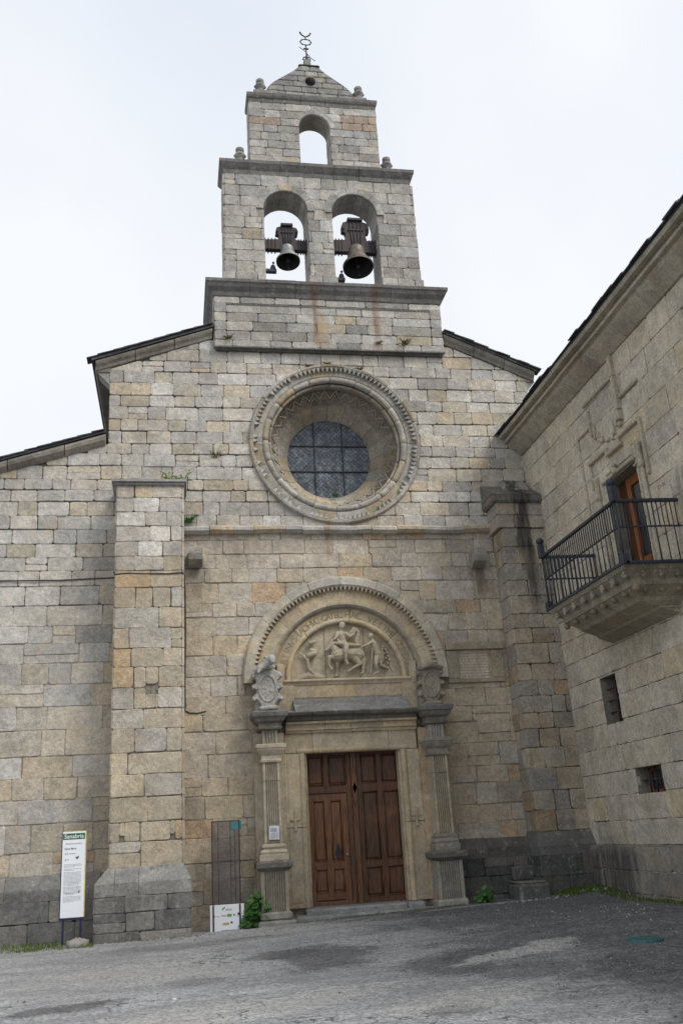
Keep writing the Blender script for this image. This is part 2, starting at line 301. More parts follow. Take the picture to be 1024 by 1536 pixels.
# ---------------------------------------------------------------- geometry helpers
R = random.Random(7)
class MB:
    """collects faces (with a colour per face) and links them as ONE mesh object"""
    def __init__(self): self.v = []; self.f = []; self.c = []; self.mi = []; self.sm = []
    def add(self, verts, faces, col=(1, 1, 1), mi=0, smooth=False):
        o = len(self.v); self.v += [tuple(p) for p in verts]
        for i, fc in enumerate(faces):
            self.f.append(tuple(o+k for k in fc)); self.c.append(col[i] if isinstance(col, list) else col); self.mi.append(mi); self.sm.append(smooth)
        return self
    def box(self, x0, x1, y0, y1, z0, z1, bev=0.0, col=(1, 1, 1), mi=0, jit=0.0, taper=0.0):
        X, Y, Z = (x0, x1), (y0, y1), (z0, z1); b = min(bev, abs(x1-x0)*.45, abs(y1-y0)*.45, abs(z1-z0)*.45)
        J = lambda: R.uniform(-jit, jit) if jit else 0
        if b <= 0:
            vs = [(X[i]+J(), Y[j]+J(), Z[k]+J()) for i in (0, 1) for j in (0, 1) for k in (0, 1)]
            return self.add(vs, [(0, 1, 3, 2), (4, 6, 7, 5), (0, 4, 5, 1), (2, 3, 7, 6), (0, 2, 6, 4), (1, 5, 7, 3)], col, mi)
        vs = []; idx = {}
        for i in (0, 1):
            for j in (0, 1):
                for k in (0, 1):
                    sx, sy, sz = (1, -1)[i], (1, -1)[j], (1, -1)[k]; jx, jy, jz = J(), J(), J()
                    tx = taper*(1 if k else 0)*sx
                    for ax in range(3):
                        p = [X[i]+jx+tx, Y[j]+jy, Z[k]+jz]
                        for q, s in ((0, sx), (1, sy), (2, sz)):
                            if q != ax: p[q] += s*b
                        idx[i, j, k, ax] = len(vs); vs.append(p)
        fs = []
        for i in (0, 1): fs.append((idx[i, 0, 0, 0], idx[i, 0, 1, 0], idx[i, 1, 1, 0], idx[i, 1, 0, 0]))
        for j in (0, 1): fs.append((idx[0, j, 0, 1], idx[1, j, 0, 1], idx[1, j, 1, 1], idx[0, j, 1, 1]))
        for k in (0, 1): fs.append((idx[0, 0, k, 2], idx[0, 1, k, 2], idx[1, 1, k, 2], idx[1, 0, k, 2]))
        for j in (0, 1):
            for k in (0, 1): fs.append((idx[0, j, k, 1], idx[1, j, k, 1], idx[1, j, k, 2], idx[0, j, k, 2]))
        for i in (0, 1):
            for k in (0, 1): fs.append((idx[i, 0, k, 0], idx[i, 1, k, 0], idx[i, 1, k, 2], idx[i, 0, k, 2]))
        for i in (0, 1):
            for j in (0, 1): fs.append((idx[i, j, 0, 0], idx[i, j, 1, 0], idx[i, j, 1, 1], idx[i, j, 0, 1]))
        for i in (0, 1):
            for j in (0, 1):
                for k in (0, 1): fs.append((idx[i, j, k, 0], idx[i, j, k, 1], idx[i, j, k, 2]))
        return self.add(vs, fs, col, mi)
    def tube(self, pts, r, n=8, col=(1, 1, 1), mi=0, cap=True, smooth=True, closed=False):
        pts = [Vector(p) for p in pts]; rs = r if isinstance(r, (list, tuple)) else [r]*len(pts)
        rings = []; prev = None; L = len(pts)
        for i, p in enumerate(pts):
            a = pts[(i-1) % L] if closed else pts[max(0, i-1)]; b = pts[(i+1) % L] if closed else pts[min(L-1, i+1)]
            t = (b-a).normalized()
            if prev is None: s = t.orthogonal().normalized()
            else: s = (prev - t*prev.dot(t)).normalized()
            prev = s; q = t.cross(s)
            rings.append([p + (s*cos(2*pi*k/n) + q*sin(2*pi*k/n))*rs[i] for k in range(n)])
        vs = [v for rg in rings for v in rg]; fs = []
        for i in range(L if closed else L-1):
            for k in range(n):
                a, b = i*n, ((i+1) % L)*n
                fs.append((a+k, a+(k+1) % n, b+(k+1) % n, b+k))
        if cap and not closed: fs += [tuple(range(n))[::-1], tuple((L-1)*n+k for k in range(n))]
        return self.add(vs, fs, col, mi, smooth)
    def lathe(self, prof, cx, cy, z0=0.0, n=32, col=(1, 1, 1), mi=0, smooth=True):
        vs = [(cx+r*cos(2*pi*k/n), cy+r*sin(2*pi*k/n), z0+z) for r, z in prof for k in range(n)]
        fs = [(i*n+k, i*n+(k+1) % n, (i+1)*n+(k+1) % n, (i+1)*n+k) for i in range(len(prof)-1) for k in range(n)]
        return self.add(vs, fs, col, mi, smooth)
    def sphere(self, c, r, n=8, col=(1, 1, 1), mi=0, sq=(1, 1, 1)):
        prof = [(max(1e-4, r*sin(pi*i/n)), -r*cos(pi*i/n)) for i in range(n+1)]
        vs = [(c[0]+sq[0]*q*cos(2*pi*k/(n*2)), c[1]+sq[1]*q*sin(2*pi*k/(n*2)), c[2]+sq[2]*z) for q, z in prof for k in range(n*2)]
        m = n*2; fs = [(i*m+k, i*m+(k+1) % m, (i+1)*m+(k+1) % m, (i+1)*m+k) for i in range(n) for k in range(m)]
        return self.add(vs, fs, col, mi, True)
    def prism(self, outline, mapf, w0, w1, col=(1, 1, 1), mi=0, bev=0.0):
        """outline (u,v) extruded from w0 (back) to w1 (front)"""
        n = len(outline); cu = sum(p[0] for p in outline)/n; cv = sum(p[1] for p in outline)/n
        rings = [[(u, v, w0) for u, v in outline]]
        if bev:
            rings.append([(u, v, w1-(bev if w1 > w0 else -bev)) for u, v in outline])
            rings.append([(u+(cu-u)/max(.001, hypot(cu-u, cv-v))*bev, v+(cv-v)/max(.001, hypot(cu-u, cv-v))*bev, w1) for u, v in outline])
        else: rings.append([(u, v, w1) for u, v in outline])
        vs = [mapf(*p) for r in rings for p in r]; fs = []
        for i in range(len(rings)-1):
            for k in range(n): fs.append((i*n+k, i*n+(k+1) % n, (i+1)*n+(k+1) % n, (i+1)*n+k))
        fs += [tuple(range(n))[::-1], tuple((len(rings)-1)*n+k for k in range(n))]
        return self.add(vs, fs, col, mi)
    def build(self, name, mats, parent=None, org=None, recalc=True):
        me = bpy.data.meshes.new(name)
        if org is None: org = parent.get('_org', (0, 0, 0)) if parent is not None else (0, 0, 0)
        me.from_pydata([(x-org[0], y-org[1], z-org[2]) for x, y, z in self.v], [], self.f)
        if not isinstance(mats, (list, tuple)): mats = [mats]
        for m in mats: me.materials.append(m)
        me.polygons.foreach_set('material_index', self.mi); me.polygons.foreach_set('use_smooth', self.sm)
        a = me.attributes.new('col', 'FLOAT_COLOR', 'FACE')
        a.data.foreach_set('color', [x for c in self.c for x in (c[0], c[1], c[2], 1.0)])
        if recalc:
            bm = bmesh.new(); bm.from_mesh(me); bmesh.ops.recalc_face_normals(bm, faces=bm.faces); bm.to_mesh(me); bm.free()
        me.update()
        o = bpy.data.objects.new(name, me); COL.objects.link(o)
        if parent is not None:
            o.parent = parent; o['_org'] = tuple(org)
        return o
def tag(o, label, cat, group=None, kind=None):
    if label: o['label'] = label
    if cat: o['category'] = cat
    if group: o['group'] = group
    if kind: o['kind'] = kind
    return o
def empty(name, loc, label, cat, group=None):
    o = bpy.data.objects.new(name, None); COL.objects.link(o); o.location = loc; o['_org'] = tuple(loc); o.empty_display_size = .2
    return tag(o, label, cat, group)
def top(o, loc):
    """move a one-mesh thing's origin to loc"""
    for v in o.data.vertices: v.co -= Vector(loc)
    o.location = loc; return o
def lerp(a, b, t): return a+(b-a)*t
def ss(t): t = max(0, min(1, t)); return t*t*(3-2*t)

WALLMAP = lambda y0: (lambda u, v, w: (u, y0-w, v))          # facade-like plane: w is outwards (-Y)

# ---- stone colours (real albedo of each block)
def jit(c, s, g=.02):
    k = R.uniform(1-s, 1+s); d = R.uniform(-g, g)
    return tuple(max(.02, x*k*(1+e)) for x, e in zip(c, (d, 0, -d*1.3)))
GREYS = [(.44, .42, .38), (.40, .38, .345), (.475, .45, .405), (.36, .345, .32), (.42, .405, .38), (.455, .42, .36)]
WARMS = [(.44, .385, .30), (.42, .37, .295), (.455, .39, .29), (.39, .35, .285), (.47, .415, .33)]
def pal_up(u, v): return dim(soft(pal_up_(u, v), (.455, .435, .39), .28), 1.04, .0)
def pal_up_(u, v):
    t = R.random()
    if t < .03: return jit((.46, .37, .25), .1)
    if t < .08: return jit((.28, .265, .245), .12)
    if t < .12: return jit((.34, .30, .22), .12)
    if t < .17: return jit((.55, .53, .485), .06)
    if t < .36: return jit(R.choice(WARMS), .12)
    return jit(R.choice(GREYS), .13)
def pal_low(u, v):
    return dim(soft(pal_low_(u, v), (.43, .38, .30), .34), 1.02, .03)
def soft(c, m, k): return tuple(lerp(a, b, k) for a, b in zip(c, m))
def dim(c, k, w=.03): return (c[0]*k*(1+w), c[1]*k, c[2]*k*(1-w*1.5))
def pal_low_(u, v):
    t = R.random(); warm = ss((6.6-v)/2.2)
    if t < .035: return jit((.42, .30, .19), .12)
    if t < .08: return jit((.32, .295, .25), .12)
    if t < .10+.66*warm: return jit(R.choice(WARMS), .1)
    return jit(R.choice(GREYS), .12)
def pal_fac(u, v):
    if u < -1.15 or v > 6.95: 
        c = pal_up(u, v) if (v > 3.2 or R.random() < .35) else pal_low(u, v)
    else: c = pal_low(u, v)
    return c
def pal_tower(u, v): return dim(pal_tower_(u, v), .90, 0)
def pal_tower_(u, v):
    t = R.random()
    if t < .06: return jit((.29, .28, .255), .12)
    if t < .09: return jit((.43, .37, .28), .1)
    if t < .13: return jit((.52, .50, .46), .05)
    return jit(R.choice(GREYS[:5]), .13)
def pal_butt(u, v): return dim(soft(pal_butt_(u, v), (.43, .385, .30), .2) if v < 6.2 else pal_butt_(u, v), 1.0, .02)
def pal_butt_(u, v):
    t = R.random()
    if v > 6.3:
        if t < .3: return jit((.60, .58, .54), .06)
        if t < .42: return jit((.55, .47, .36), .08)
        return jit(R.choice(GREYS), .12)
    warm = ss((6.2-v)/1.6)
    if t < .08: return jit((.44, .335, .21), .1)
    return jit(R.choice(WARMS if R.random() < .25+.6*warm else GREYS), .1)
def pal_plinth(u, v): return jit(R.choice([(.19, .183, .17), (.24, .23, .21), (.14, .136, .13), (.21, .205, .19)]), .15)
def pal_plinth_dark(u, v): return jit(R.choice([(.085, .083, .078), (.065, .063, .06), (.12, .113, .10)]), .15)
def pal_right(u, v): return dim(soft(pal_right_(u, v), (.35, .315, .255), .2), .9, .02)
def pal_right_(u, v):
    t = R.random()
    if t < .10: return jit((.34, .26, .17), .12)
    if t < .5: return jit(R.choice(WARMS), .12)
    return jit(R.choice([(.36, .34, .31), (.31, .295, .27), (.38, .35, .30)]), .12)
def pal_palace(u, v): return dim(soft(pal_palace_(u, v), (.41, .375, .305), .45), 1.3, .025)
def pal_palace_(u, v):
    t = R.random()
    if t < .1: return jit((.40, .34, .225), .1)
    if t < .2: return jit((.27, .265, .25), .1)
    return jit(R.choice([(.36, .335, .28), (.37, .355, .315), (.34, .33, .30), (.39, .36, .29)]), .08)

# ---- 2-D convex polygon tools
def clip(poly, a, b, d):
    """keep a*u+b*v <= d"""
    out = []
    for i in range(len(poly)):
        p, q = poly[i], poly[(i+1) % len(poly)]
        fp, fq = a*p[0]+b*p[1]-d, a*q[0]+b*q[1]-d
        if fp <= 0: out.append(p)
        if (fp < 0 < fq) or (fq < 0 < fp):
            t = fp/(fp-fq); out.append((lerp(p[0], q[0], t), lerp(p[1], q[1], t)))
    return out
def area(p): return .5*abs(sum(p[i][0]*p[(i+1) % len(p)][1]-p[(i+1) % len(p)][0]*p[i][1] for i in range(len(p))))
def cen(p): return sum(q[0] for q in p)/len(p), sum(q[1] for q in p)/len(p)
def seg_dist(p, a, b):
    dx, dy = b[0]-a[0], b[1]-a[1]; L = dx*dx+dy*dy
    t = max(0, min(1, ((p[0]-a[0])*dx+(p[1]-a[1])*dy)/L)) if L else 0
    return hypot(p[0]-a[0]-dx*t, p[1]-a[1]-dy*t)
def inside(p, poly):
    s = 0
    for i in range(len(poly)):
        a, b = poly[i], poly[(i+1) % len(poly)]
        cr = (b[0]-a[0])*(p[1]-a[1])-(b[1]-a[1])*(p[0]-a[0])
        if abs(cr) < 1e-9: continue
        if s == 0: s = 1 if cr > 0 else -1
        elif (cr > 0) != (s > 0): return False
    return True
def minus_circle(poly, cx, cy, r, zmin=-1e9):
    """poly minus a disc; the cut edge follows the circle"""
    if max(q[1] for q in poly) < zmin: return poly
    if all(hypot(q[0]-cx, q[1]-cy) < r for q in poly): return []
    d = 0 if inside((cx, cy), poly) else min(seg_dist((cx, cy), poly[i], poly[(i+1) % len(poly)]) for i in range(len(poly)))
    if d >= r: return poly
    out = []; ev = []
    for i in range(len(poly)):
        p, q = poly[i], poly[(i+1) % len(poly)]
        if hypot(p[0]-cx, p[1]-cy) >= r: out.append(p)
        dx, dy = q[0]-p[0], q[1]-p[1]; fx, fy = p[0]-cx, p[1]-cy
        A = dx*dx+dy*dy; B = 2*(fx*dx+fy*dy); C_ = fx*fx+fy*fy-r*r; D = B*B-4*A*C_
        if A > 1e-12 and D > 0:
            for t in ((-B-sqrt(D))/(2*A), (-B+sqrt(D))/(2*A)):
                if 0 < t < 1: h = (p[0]+dx*t, p[1]+dy*t); out.append(h); ev.append(len(out)-1)
    if len(ev) != 2:
        c = cen(poly); o = [q for q in poly if hypot(q[0]-cx, q[1]-cy) >= r]; g = cen(o)
        dx, dy = (c[0]+g[0])/2-cx, (c[1]+g[1])/2-cy; L = hypot(dx, dy); dx /= L; dy /= L
        return clip(poly, -dx, -dy, -(dx*cx+dy*cy+r))
    i, j = ev
    # the two crossings are neighbours in the ring; put arc points between them
    if j == i+1: k0, k1, pos = i, j, j
    else: k0, k1, pos = j, i, len(out)
    p, q = out[k0], out[k1]; a0 = atan2(p[1]-cy, p[0]-cx); da = atan2(q[1]-cy, q[0]-cx)-a0
    while da > pi: da -= 2*pi
    while da < -pi: da += 2*pi
    n = max(1, int(abs(da)*r/.09))
    return out[:pos]+[(cx+r*cos(a0+da*t/n), cy+r*sin(a0+da*t/n)) for t in range(1, n)]+out[pos:]
def minus_rect(poly, a0, a1, b0, b1):
    us = [q[0] for q in poly]; vs = [q[1] for q in poly]
    if max(us) <= a0 or min(us) >= a1 or max(vs) <= b0 or min(vs) >= b1: return [poly]
    res = [clip(poly, 1, 0, a0), clip(poly, -1, 0, -a1)]
    mid = clip(clip(poly, -1, 0, -a0), 1, 0, a1)
    if mid: res += [clip(mid, 0, 1, b0), clip(mid, 0, -1, -b1)]
    return [p for p in res if len(p) > 2 and area(p) > .004]

n_ = len
def block(mb, poly, mapf, col, bev=.013, p0=0.0, rough=.007, skirt=.05, tilt=.002, rag=.0055):
    if len(poly) < 3 or area(poly) < .004: return
    n = len(poly); c = cen(poly); p = p0+.016+R.uniform(-rough, rough)*.8; tu, tv = R.uniform(-tilt, tilt), R.uniform(-tilt, tilt)
    b = bev*R.uniform(.7, 1.4)
    # cut corners slightly so that arrises look worn
    pts = []
    for i in range(n):
        a, q, d = poly[i-1], poly[i], poly[(i+1) % n]
        k = R.uniform(.008, .035)
        for e in (a, d):
            L = hypot(e[0]-q[0], e[1]-q[1]); t = min(.3, k/max(L, .001))
            pts.append((lerp(q[0], e[0], t), lerp(q[1], e[1], t)))
    q2 = []
    for i, a in enumerate(pts):                              # uneven, hand-dressed edges
        d = pts[(i+1) % n_(pts)]; q2.append(a); L = hypot(d[0]-a[0], d[1]-a[1]); k = int(L/.13)
        for t in range(1, k+1):
            f = t/(k+1); o = R.uniform(-1, 1)*rag; q2.append((lerp(a[0], d[0], f)-(d[1]-a[1])/L*o, lerp(a[1], d[1], f)+(d[0]-a[0])/L*o))
    pts = q2; n = len(pts)
    def ins(s): 
        o = []
        for u, v in pts:
            L = max(.001, hypot(c[0]-u, c[1]-v)); t = min(.4, s*1.25/L); o.append((lerp(u, c[0], t), lerp(v, c[1], t)))
        return o
    H = lambda u, v: p+tu*(u-c[0])*4+tv*(v-c[1])*8
    o1 = ins(b)
    rings = [[(u, v, -skirt) for u, v in pts], [(u, v, H(u, v)-b*.8) for u, v in pts], [(u, v, H(u, v)) for u, v in o1]]
    vs = [mapf(*q) for r in rings for q in r]
    fs = [(i*n+k, i*n+(k+1) % n, (i+1)*n+(k+1) % n, (i+1)*n+k) for i in (0, 1) for k in range(n)]+[tuple(2*n+k for k in range(n))]
    mb.add(vs, fs, col)

def rows_between(z0, z1, h, var=.18):
    n = max(1, round((z1-z0)/h)); ws = [R.uniform(1-var, 1+var) for _ in range(n)]; s = sum(ws); o = [z0]
    for w in ws: o.append(o[-1]+(z1-z0)*w/s)
    return o
def ashlar(mb, rows, u0, u1, mapf, pal, lens=(.32, .68), gap=.007, planes=(), circles=(), rects=(), jt=.006, bev=.007, p0=0.0, rough=.007, split=.05, wave=0.0, skirt=.05):
    lo = u0 if callable(u0) else (lambda v: u0); hi = u1 if callable(u1) else (lambda v: u1)
    for r in range(len(rows)-1):
        a, b = rows[r], rows[r+1]; vm = (a+b)/2; L, U = lo(vm), hi(vm); u = L
        first = True
        while u < U-1e-4:
            w = R.uniform(*lens)
            if first: w *= R.uniform(.5, 1.1); first = False
            if U-(u+w) < lens[0]*.55: w = U-u
            wv = lambda q: wave*sin(q*1.7+r*2.1)
            def quad(ua, ub, va, vb):
                g = gap/2; J = lambda: R.uniform(-jt, jt)
                lj = 0 if abs(ua-L) < 1e-4 else 1; rj = 0 if abs(ub-U) < 1e-4 else 1
                return [(ua+g*lj+J()*lj, va+g+J()+wv(ua)), (ub-g*rj+J()*rj, va+g+J()+wv(ub)), (ub-g*rj+J()*rj, vb-g+J()+wv(ub)), (ua+g*lj+J()*lj, vb-g+J()+wv(ua))]
            parts = []
            if R.random() < split and b-a > .22:
                m = lerp(a, b, R.uniform(.4, .6)); parts = [quad(u, u+w, a, m), quad(u, u+w, m, b)]
            else: parts = [quad(u, u+w, a, b)]
            for q in parts:
                ps = [q]
                for (pa, pb, pd) in planes: ps = [clip(k, pa, pb, pd) for k in ps]; ps = [k for k in ps if len(k) > 2]
                for rc in rects: ps = [x for k in ps for x in minus_rect(k, *rc)]
                for cc in circles: ps = [x for x in (minus_circle(k, *cc) for k in ps) if len(x) > 2]
                for k in ps:
                    c = cen(k); block(mb, k, mapf, pal(*c), bev=bev, p0=p0, rough=rough, skirt=skirt)
            u += w

def arc(cx, cz, r, a0, a1, n): return [(cx+r*cos(lerp(a0, a1, k/n)), cz+r*sin(lerp(a0, a1, k/n))) for k in range(n+1)]
def plate(mb, outline, holes, y0, y1, col=(1, 1, 1), mi=0, mapf=None):
    """solid slab: outline with holes, front at w=y0, back at w=y1 (w outwards through mapf)"""
    mapf = mapf or (lambda u, v, w: (u, w, v))
    vs = []; es = []
    for lp in [outline]+holes:
        s = len(vs); n = len(lp); vs += [Vector(p) for p in lp]; es.append([s+k for k in range(n)])
    ov, oe, of, *_ = delaunay_2d_cdt(vs, [], es, 2 if holes else 1, 1e-6)
    for w in (y0, y1): mb.add([mapf(p.x, p.y, w) for p in ov], [tuple(f) for f in of], col, mi)
    for lp in [outline]+holes:
        n = len(lp); q = [mapf(u, v, y0) for u, v in lp]+[mapf(u, v, y1) for u, v in lp]
        mb.add(q, [(k, (k+1) % n, n+(k+1) % n, n+k) for k in range(n)], col, mi)
    return mb
def ring(mb, cx, cz, prof, a0, a1, mapf, nst, pal, seg=5, gap=.006, smooth=False, jitw=.004):
    """arch or ring of voussoirs: profile (r, w) swept round (cx,cz); closed sections so that each stone is its own block"""
    da = (a1-a0)/nst; rm = sum(p[0] for p in prof)/len(prof)
    cuts = [a0+da*i+(R.uniform(-.15, .15)*da if 0 < i < nst else 0) for i in range(nst+1)]
    for i in range(nst):
        g = gap/rm/2; s, e = cuts[i]+g, cuts[i+1]-g; dw = R.uniform(-jitw, jitw); m = len(prof); vs = []
        for k in range(seg+1):
            t = lerp(s, e, k/seg)
            vs += [mapf(cx+r*cos(t), cz+r*sin(t), w+dw) for r, w in prof]
        fs = [(k*m+j, k*m+j+1, (k+1)*m+j+1, (k+1)*m+j) for k in range(seg) for j in range(m-1)]
        fs += [tuple(range(m)), tuple(seg*m+j for j in range(m))]
        tm = (s+e)/2
        mb.add(vs, fs, pal(cx+rm*cos(tm), cz+rm*sin(tm)), 0, smooth)
def mould_x(mb, x0, x1, prof, nseg, pal, gap=.006, jitz=.004, jity=.005):
    """straight moulding along X: profile (y, z) closed polygon, cut into stones"""
    cuts = [x0]+sorted(lerp(x0, x1, (i+R.uniform(-.25, .25))/nseg) for i in range(1, nseg))+[x1]
    for a, b in zip(cuts, cuts[1:]):
        dz, dy, t = R.uniform(-jitz, jitz), R.uniform(-jity, jity), R.uniform(-jitz, jitz); m = len(prof)
        aa, bb = a+(gap/2 if a != x0 else 0), b-(gap/2 if b != x1 else 0)
        vs = [(aa, y+dy, z+dz) for y, z in prof]+[(bb, y+dy, z+dz+t) for y, z in prof]
        fs = [(j, (j+1) % m, m+(j+1) % m, m+j) for j in range(m)]+[tuple(range(m)), tuple(m+j for j in range(m))]
        mb.add(vs, fs, pal((a+b)/2, prof[0][1]))
def cornice(mb, x0, x1, y0, y1, prof, pal, nseg=1, gap=.005):
    """moulding round a rectangular block: profile (offset, z) bottom to top, closed with a top"""
    cuts = [0]+[(i+R.uniform(-.22, .22))/nseg for i in range(1, nseg)]+[1]
    for a, b in zip(cuts, cuts[1:]):
        c = pal(lerp(x0, x1, (a+b)/2), prof[0][1]); vs = []; dz = R.uniform(-.012, .012); do = R.uniform(-.012, .008)
        for o, z in prof:
            o = max(0, o+do) if o > .02 else o
            xa = x0-o if a == 0 else lerp(x0, x1, a)+gap/2; xb = x1+o if b == 1 else lerp(x0, x1, b)-gap/2
            vs += [(xa, y0-o, z+dz), (xb, y0-o, z+dz), (xb, y1+o, z+dz), (xa, y1+o, z+dz)]
        m = len(prof)
        fs = [(j*4+k, j*4+(k+1) % 4, (j+1)*4+(k+1) % 4, (j+1)*4+k) for j in range(m-1) for k in range(4)]+[(0, 1, 2, 3), tuple((m-1)*4+k for k in range(4))]
        mb.add(vs, fs, c)

_txt = {}
def text_geo(s, bold=False):
    k = (s, bold)
    if k in _txt: return _txt[k]
    cu = bpy.data.curves.new('t', 'FONT'); cu.body = s; cu.size = 1; cu.align_x = 'CENTER'; cu.resolution_u = 3
    if bold: cu.offset = .008
    ob = bpy.data.objects.new('t', cu); COL.objects.link(ob)
    bpy.context.view_layer.update(); dg = bpy.context.evaluated_depsgraph_get()
    me = bpy.data.meshes.new_from_object(ob.evaluated_get(dg))
    g = ([tuple(v.co) for v in me.vertices], [tuple(p.vertices) for p in me.polygons])
    bpy.data.objects.remove(ob); bpy.data.curves.remove(cu); bpy.data.meshes.remove(me)
    _txt[k] = g; return g
def text_on(mb, s, fn, size, mi=0, bold=False, width=None):
    vs, fs = text_geo(s, bold)
    if not vs: return
    k = size; kx = k
    if width:
        w = max(v[0] for v in vs)-min(v[0] for v in vs); kx = width/w
    mb.add([fn(v[0]*kx, v[1]*k) for v in vs], fs, (1, 1, 1), mi)

def capsule(mb, a, ra, b, rb, n=10, sy=1.0):
    a, b = Vector(a), Vector(b); d = b-a; L = d.length
    if L < 1e-6: return mb.sphere(a, ra, 6, sq=(1, sy, 1))
    pts, rs = [], []
    t = d/L
    for i in range(1, 4): th = pi/2*i/3.2; pts.append(a-t*ra*cos(th)); rs.append(ra*sin(th))
    pts += [a, b]; rs += [ra, rb]
    for i in (3, 2, 1): th = pi/2*i/3.2; pts.append(b+t*rb*cos(th)); rs.append(rb*sin(th))
    mb.tube(pts, rs, n)
def organic(name, caps, mat, parent, voxel=.012, smooth=3, flat=None, org=None):
    """one continuous carved body grown from tapered limbs (joined and remeshed)"""
    mb = MB()
    for c in caps: capsule(mb, *c)
    if flat is not None: mb.v = [(x, flat[0]+(y-flat[0])*flat[1], z) for x, y, z in mb.v]
    o = mb.build('tmp', mat)
    md = o.modifiers.new('r', 'REMESH'); md.mode = 'VOXEL'; md.voxel_size = voxel
    if smooth: s = o.modifiers.new('s', 'SMOOTH'); s.iterations = smooth; s.factor = .5
    bpy.context.view_layer.update(); dg = bpy.context.evaluated_depsgraph_get()
    me = bpy.data.meshes.new_from_object(o.evaluated_get(dg)); bpy.data.objects.remove(o)
    for p in me.polygons: p.use_smooth = True
    if org is None: org = parent.get('_org', (0, 0, 0)) if parent is not None else (0, 0, 0)
    me.transform(Matrix.Translation((-org[0], -org[1], -org[2]))); me.name = name
    if not me.materials: me.materials.append(mat)
    ob = bpy.data.objects.new(name, me); COL.objects.link(ob); ob.parent = parent; ob['_org'] = tuple(org)
    return ob

# ---------------------------------------------------------------- ground
def gz(x, y):
    a = .27+.16*ss((x+.5)/6.5)
    z = a*ss((y+15)/12.5)
    z += .14*ss((x-5.6)/1.3)*ss((y+2.6)/2.0)            # bank in the corner by the palace
    z += .05*sin(x*.55+1.2)*sin(y*.5)*ss((-y-2.2)/2)
    return z

# ================================================================ THE SETTING
g = MB()
xs = [-400, -200, -100, -60, -40, -30, -22, -16, -12]+[-9+.3*i for i in range(0, 67)]+[12, 15, 19, 25, 35, 60, 100, 200, 400]
ys = [-400, -200, -100, -60, -40, -30, -24, -20]+[-17+.3*i for i in range(0, 62)]+[2.5, 5, 10, 20, 40, 80, 160, 400]
def gzz(x, y):
    if abs(x) > 11 or y < -19 or y > 2: return gz(max(-11, min(11, x)), max(-19, min(2, y)))-.0
    return gz(x, y)
g.add([(x, y, gzz(x, y)) for y in ys for x in xs], [(j*len(xs)+i, j*len(xs)+i+1, (j+1)*len(xs)+i+1, (j+1)*len(xs)+i) for j in range(len(ys)-1) for i in range(len(xs)-1)], smooth=True)
tag(g.build('ground', M['asphalt']), None, None, kind='structure')

# loose gravel on the asphalt
gr = MB(); q = random.Random(3)
def pebble_at(mb, x, y, s, col):
    z = gz(x, y)
    pts = [Vector((cos(a)*s*q.uniform(.7, 1.2), sin(a)*s*q.uniform(.7, 1.2), 0)) for a in (0, 1.3, 2.6, 3.8, 5.1)]
    tp = Vector((q.uniform(-.2, .2)*s, q.uniform(-.2, .2)*s, s*q.uniform(.6, 1)))
    vs = [p+Vector((x, y, z-.004)) for p in pts]+[p*.6+Vector((x, y, z+s*.6)) for p in pts]+[tp+Vector((x, y, z))]
    mb.add(vs, [(i, (i+1) % 5, 5+(i+1) % 5, 5+i) for i in range(5)]+[(5+i, 5+(i+1) % 5, 10) for i in range(5)], col)
n = 0
while n < 3600:
    x, y = q.uniform(-5, 6.7), q.uniform(-10.5, -.8)
    dens = .10+.9*ss((x+.1*y-1.8)/1.8)
    if y > -1.6: dens = max(dens, .55)
    if x < 1 and y > -1.0: continue
    if q.random() > dens: continue
    s = q.uniform(.005, .013)*(1.7 if q.random() < .06 else 1); k = q.uniform(.08, .3)
    if q.random() < .03: k = .36
    pebble_at(gr, x, y, s, (k, k*.985, k*.96)); n += 1
tag(gr.build('gravel', stone_mat('gravel_stone', lichen=0, dark=.2, ochre=.05)), 'fine grey gravel scattered over the worn asphalt', 'gravel', kind='stuff')

# ================================================================ THE CHURCH
church = empty('stone_church', (2.9, 0, .3), 'old granite church facade with a round window, carved portal and two-bell belfry', 'church')
WM = WALLMAP(0)
RC = (3.035, 8.79)          # round window centre
AC = (2.995, 4.22)          # portal arch centre

# ---- solid wall behind the facing stones
def facade_outline():
    return [(-9, -.4), (8.6, -.4), (8.6, 9.5), (7.1, 9.5), (7.1, 10.23), (5.4, 11.0), (.58, 10.92), (-1.25, 10.25), (-1.25, 8.66), (-3.15, 8.05), (-9, 6.18)]
door_hole = [(2.19, .3), (3.87, .3), (3.87, 2.95), (2.19, 2.95)]
tym = arc(AC[0], AC[1], 1.30, 0, pi, 28)
rose = arc(RC[0], RC[1], 1.48, 0, 2*pi, 48)[:-1]
back = MB(); plate(back, facade_outline(), [rose, tym, door_hole], -.012, -1.0, mapf=WM)
back.build('wall_core', M['mortar'], church)
bed = MB(); plate(bed, [(-7.45, -.2), (5.98, -.2), (5.98, 6.9), (.12, 6.9), (.12, 5.5), (-7.45, 5.5)], [tym, door_hole], .003, -.009, mapf=WM)
bed.build('mortar_bed', stone_mat('pale_lime_mortar', attr=False, base=(.30, .27, .22), lichen=.4, dark=.7, ochre=.2, bumpy=.7), church)
# ---- facing stones
fw = MB()
gable = [(-.37, 1.0, 10.93-.37*.58), (.435, 1.0, 11.0+.435*5.4)]          # verge lines (upper bounds)
left_lo = lambda v: -7.5 if v < 6.7 else max(-7.5, -3.15-(8.07-v)/.32)
circ_r = (RC[0], RC[1], 1.655); circ_a = (AC[0], AC[1], 1.835, 4.05)
rects = [(1.80, 4.17, -1, 4.22), (4.84, 5.92, 4.07, 4.80)]
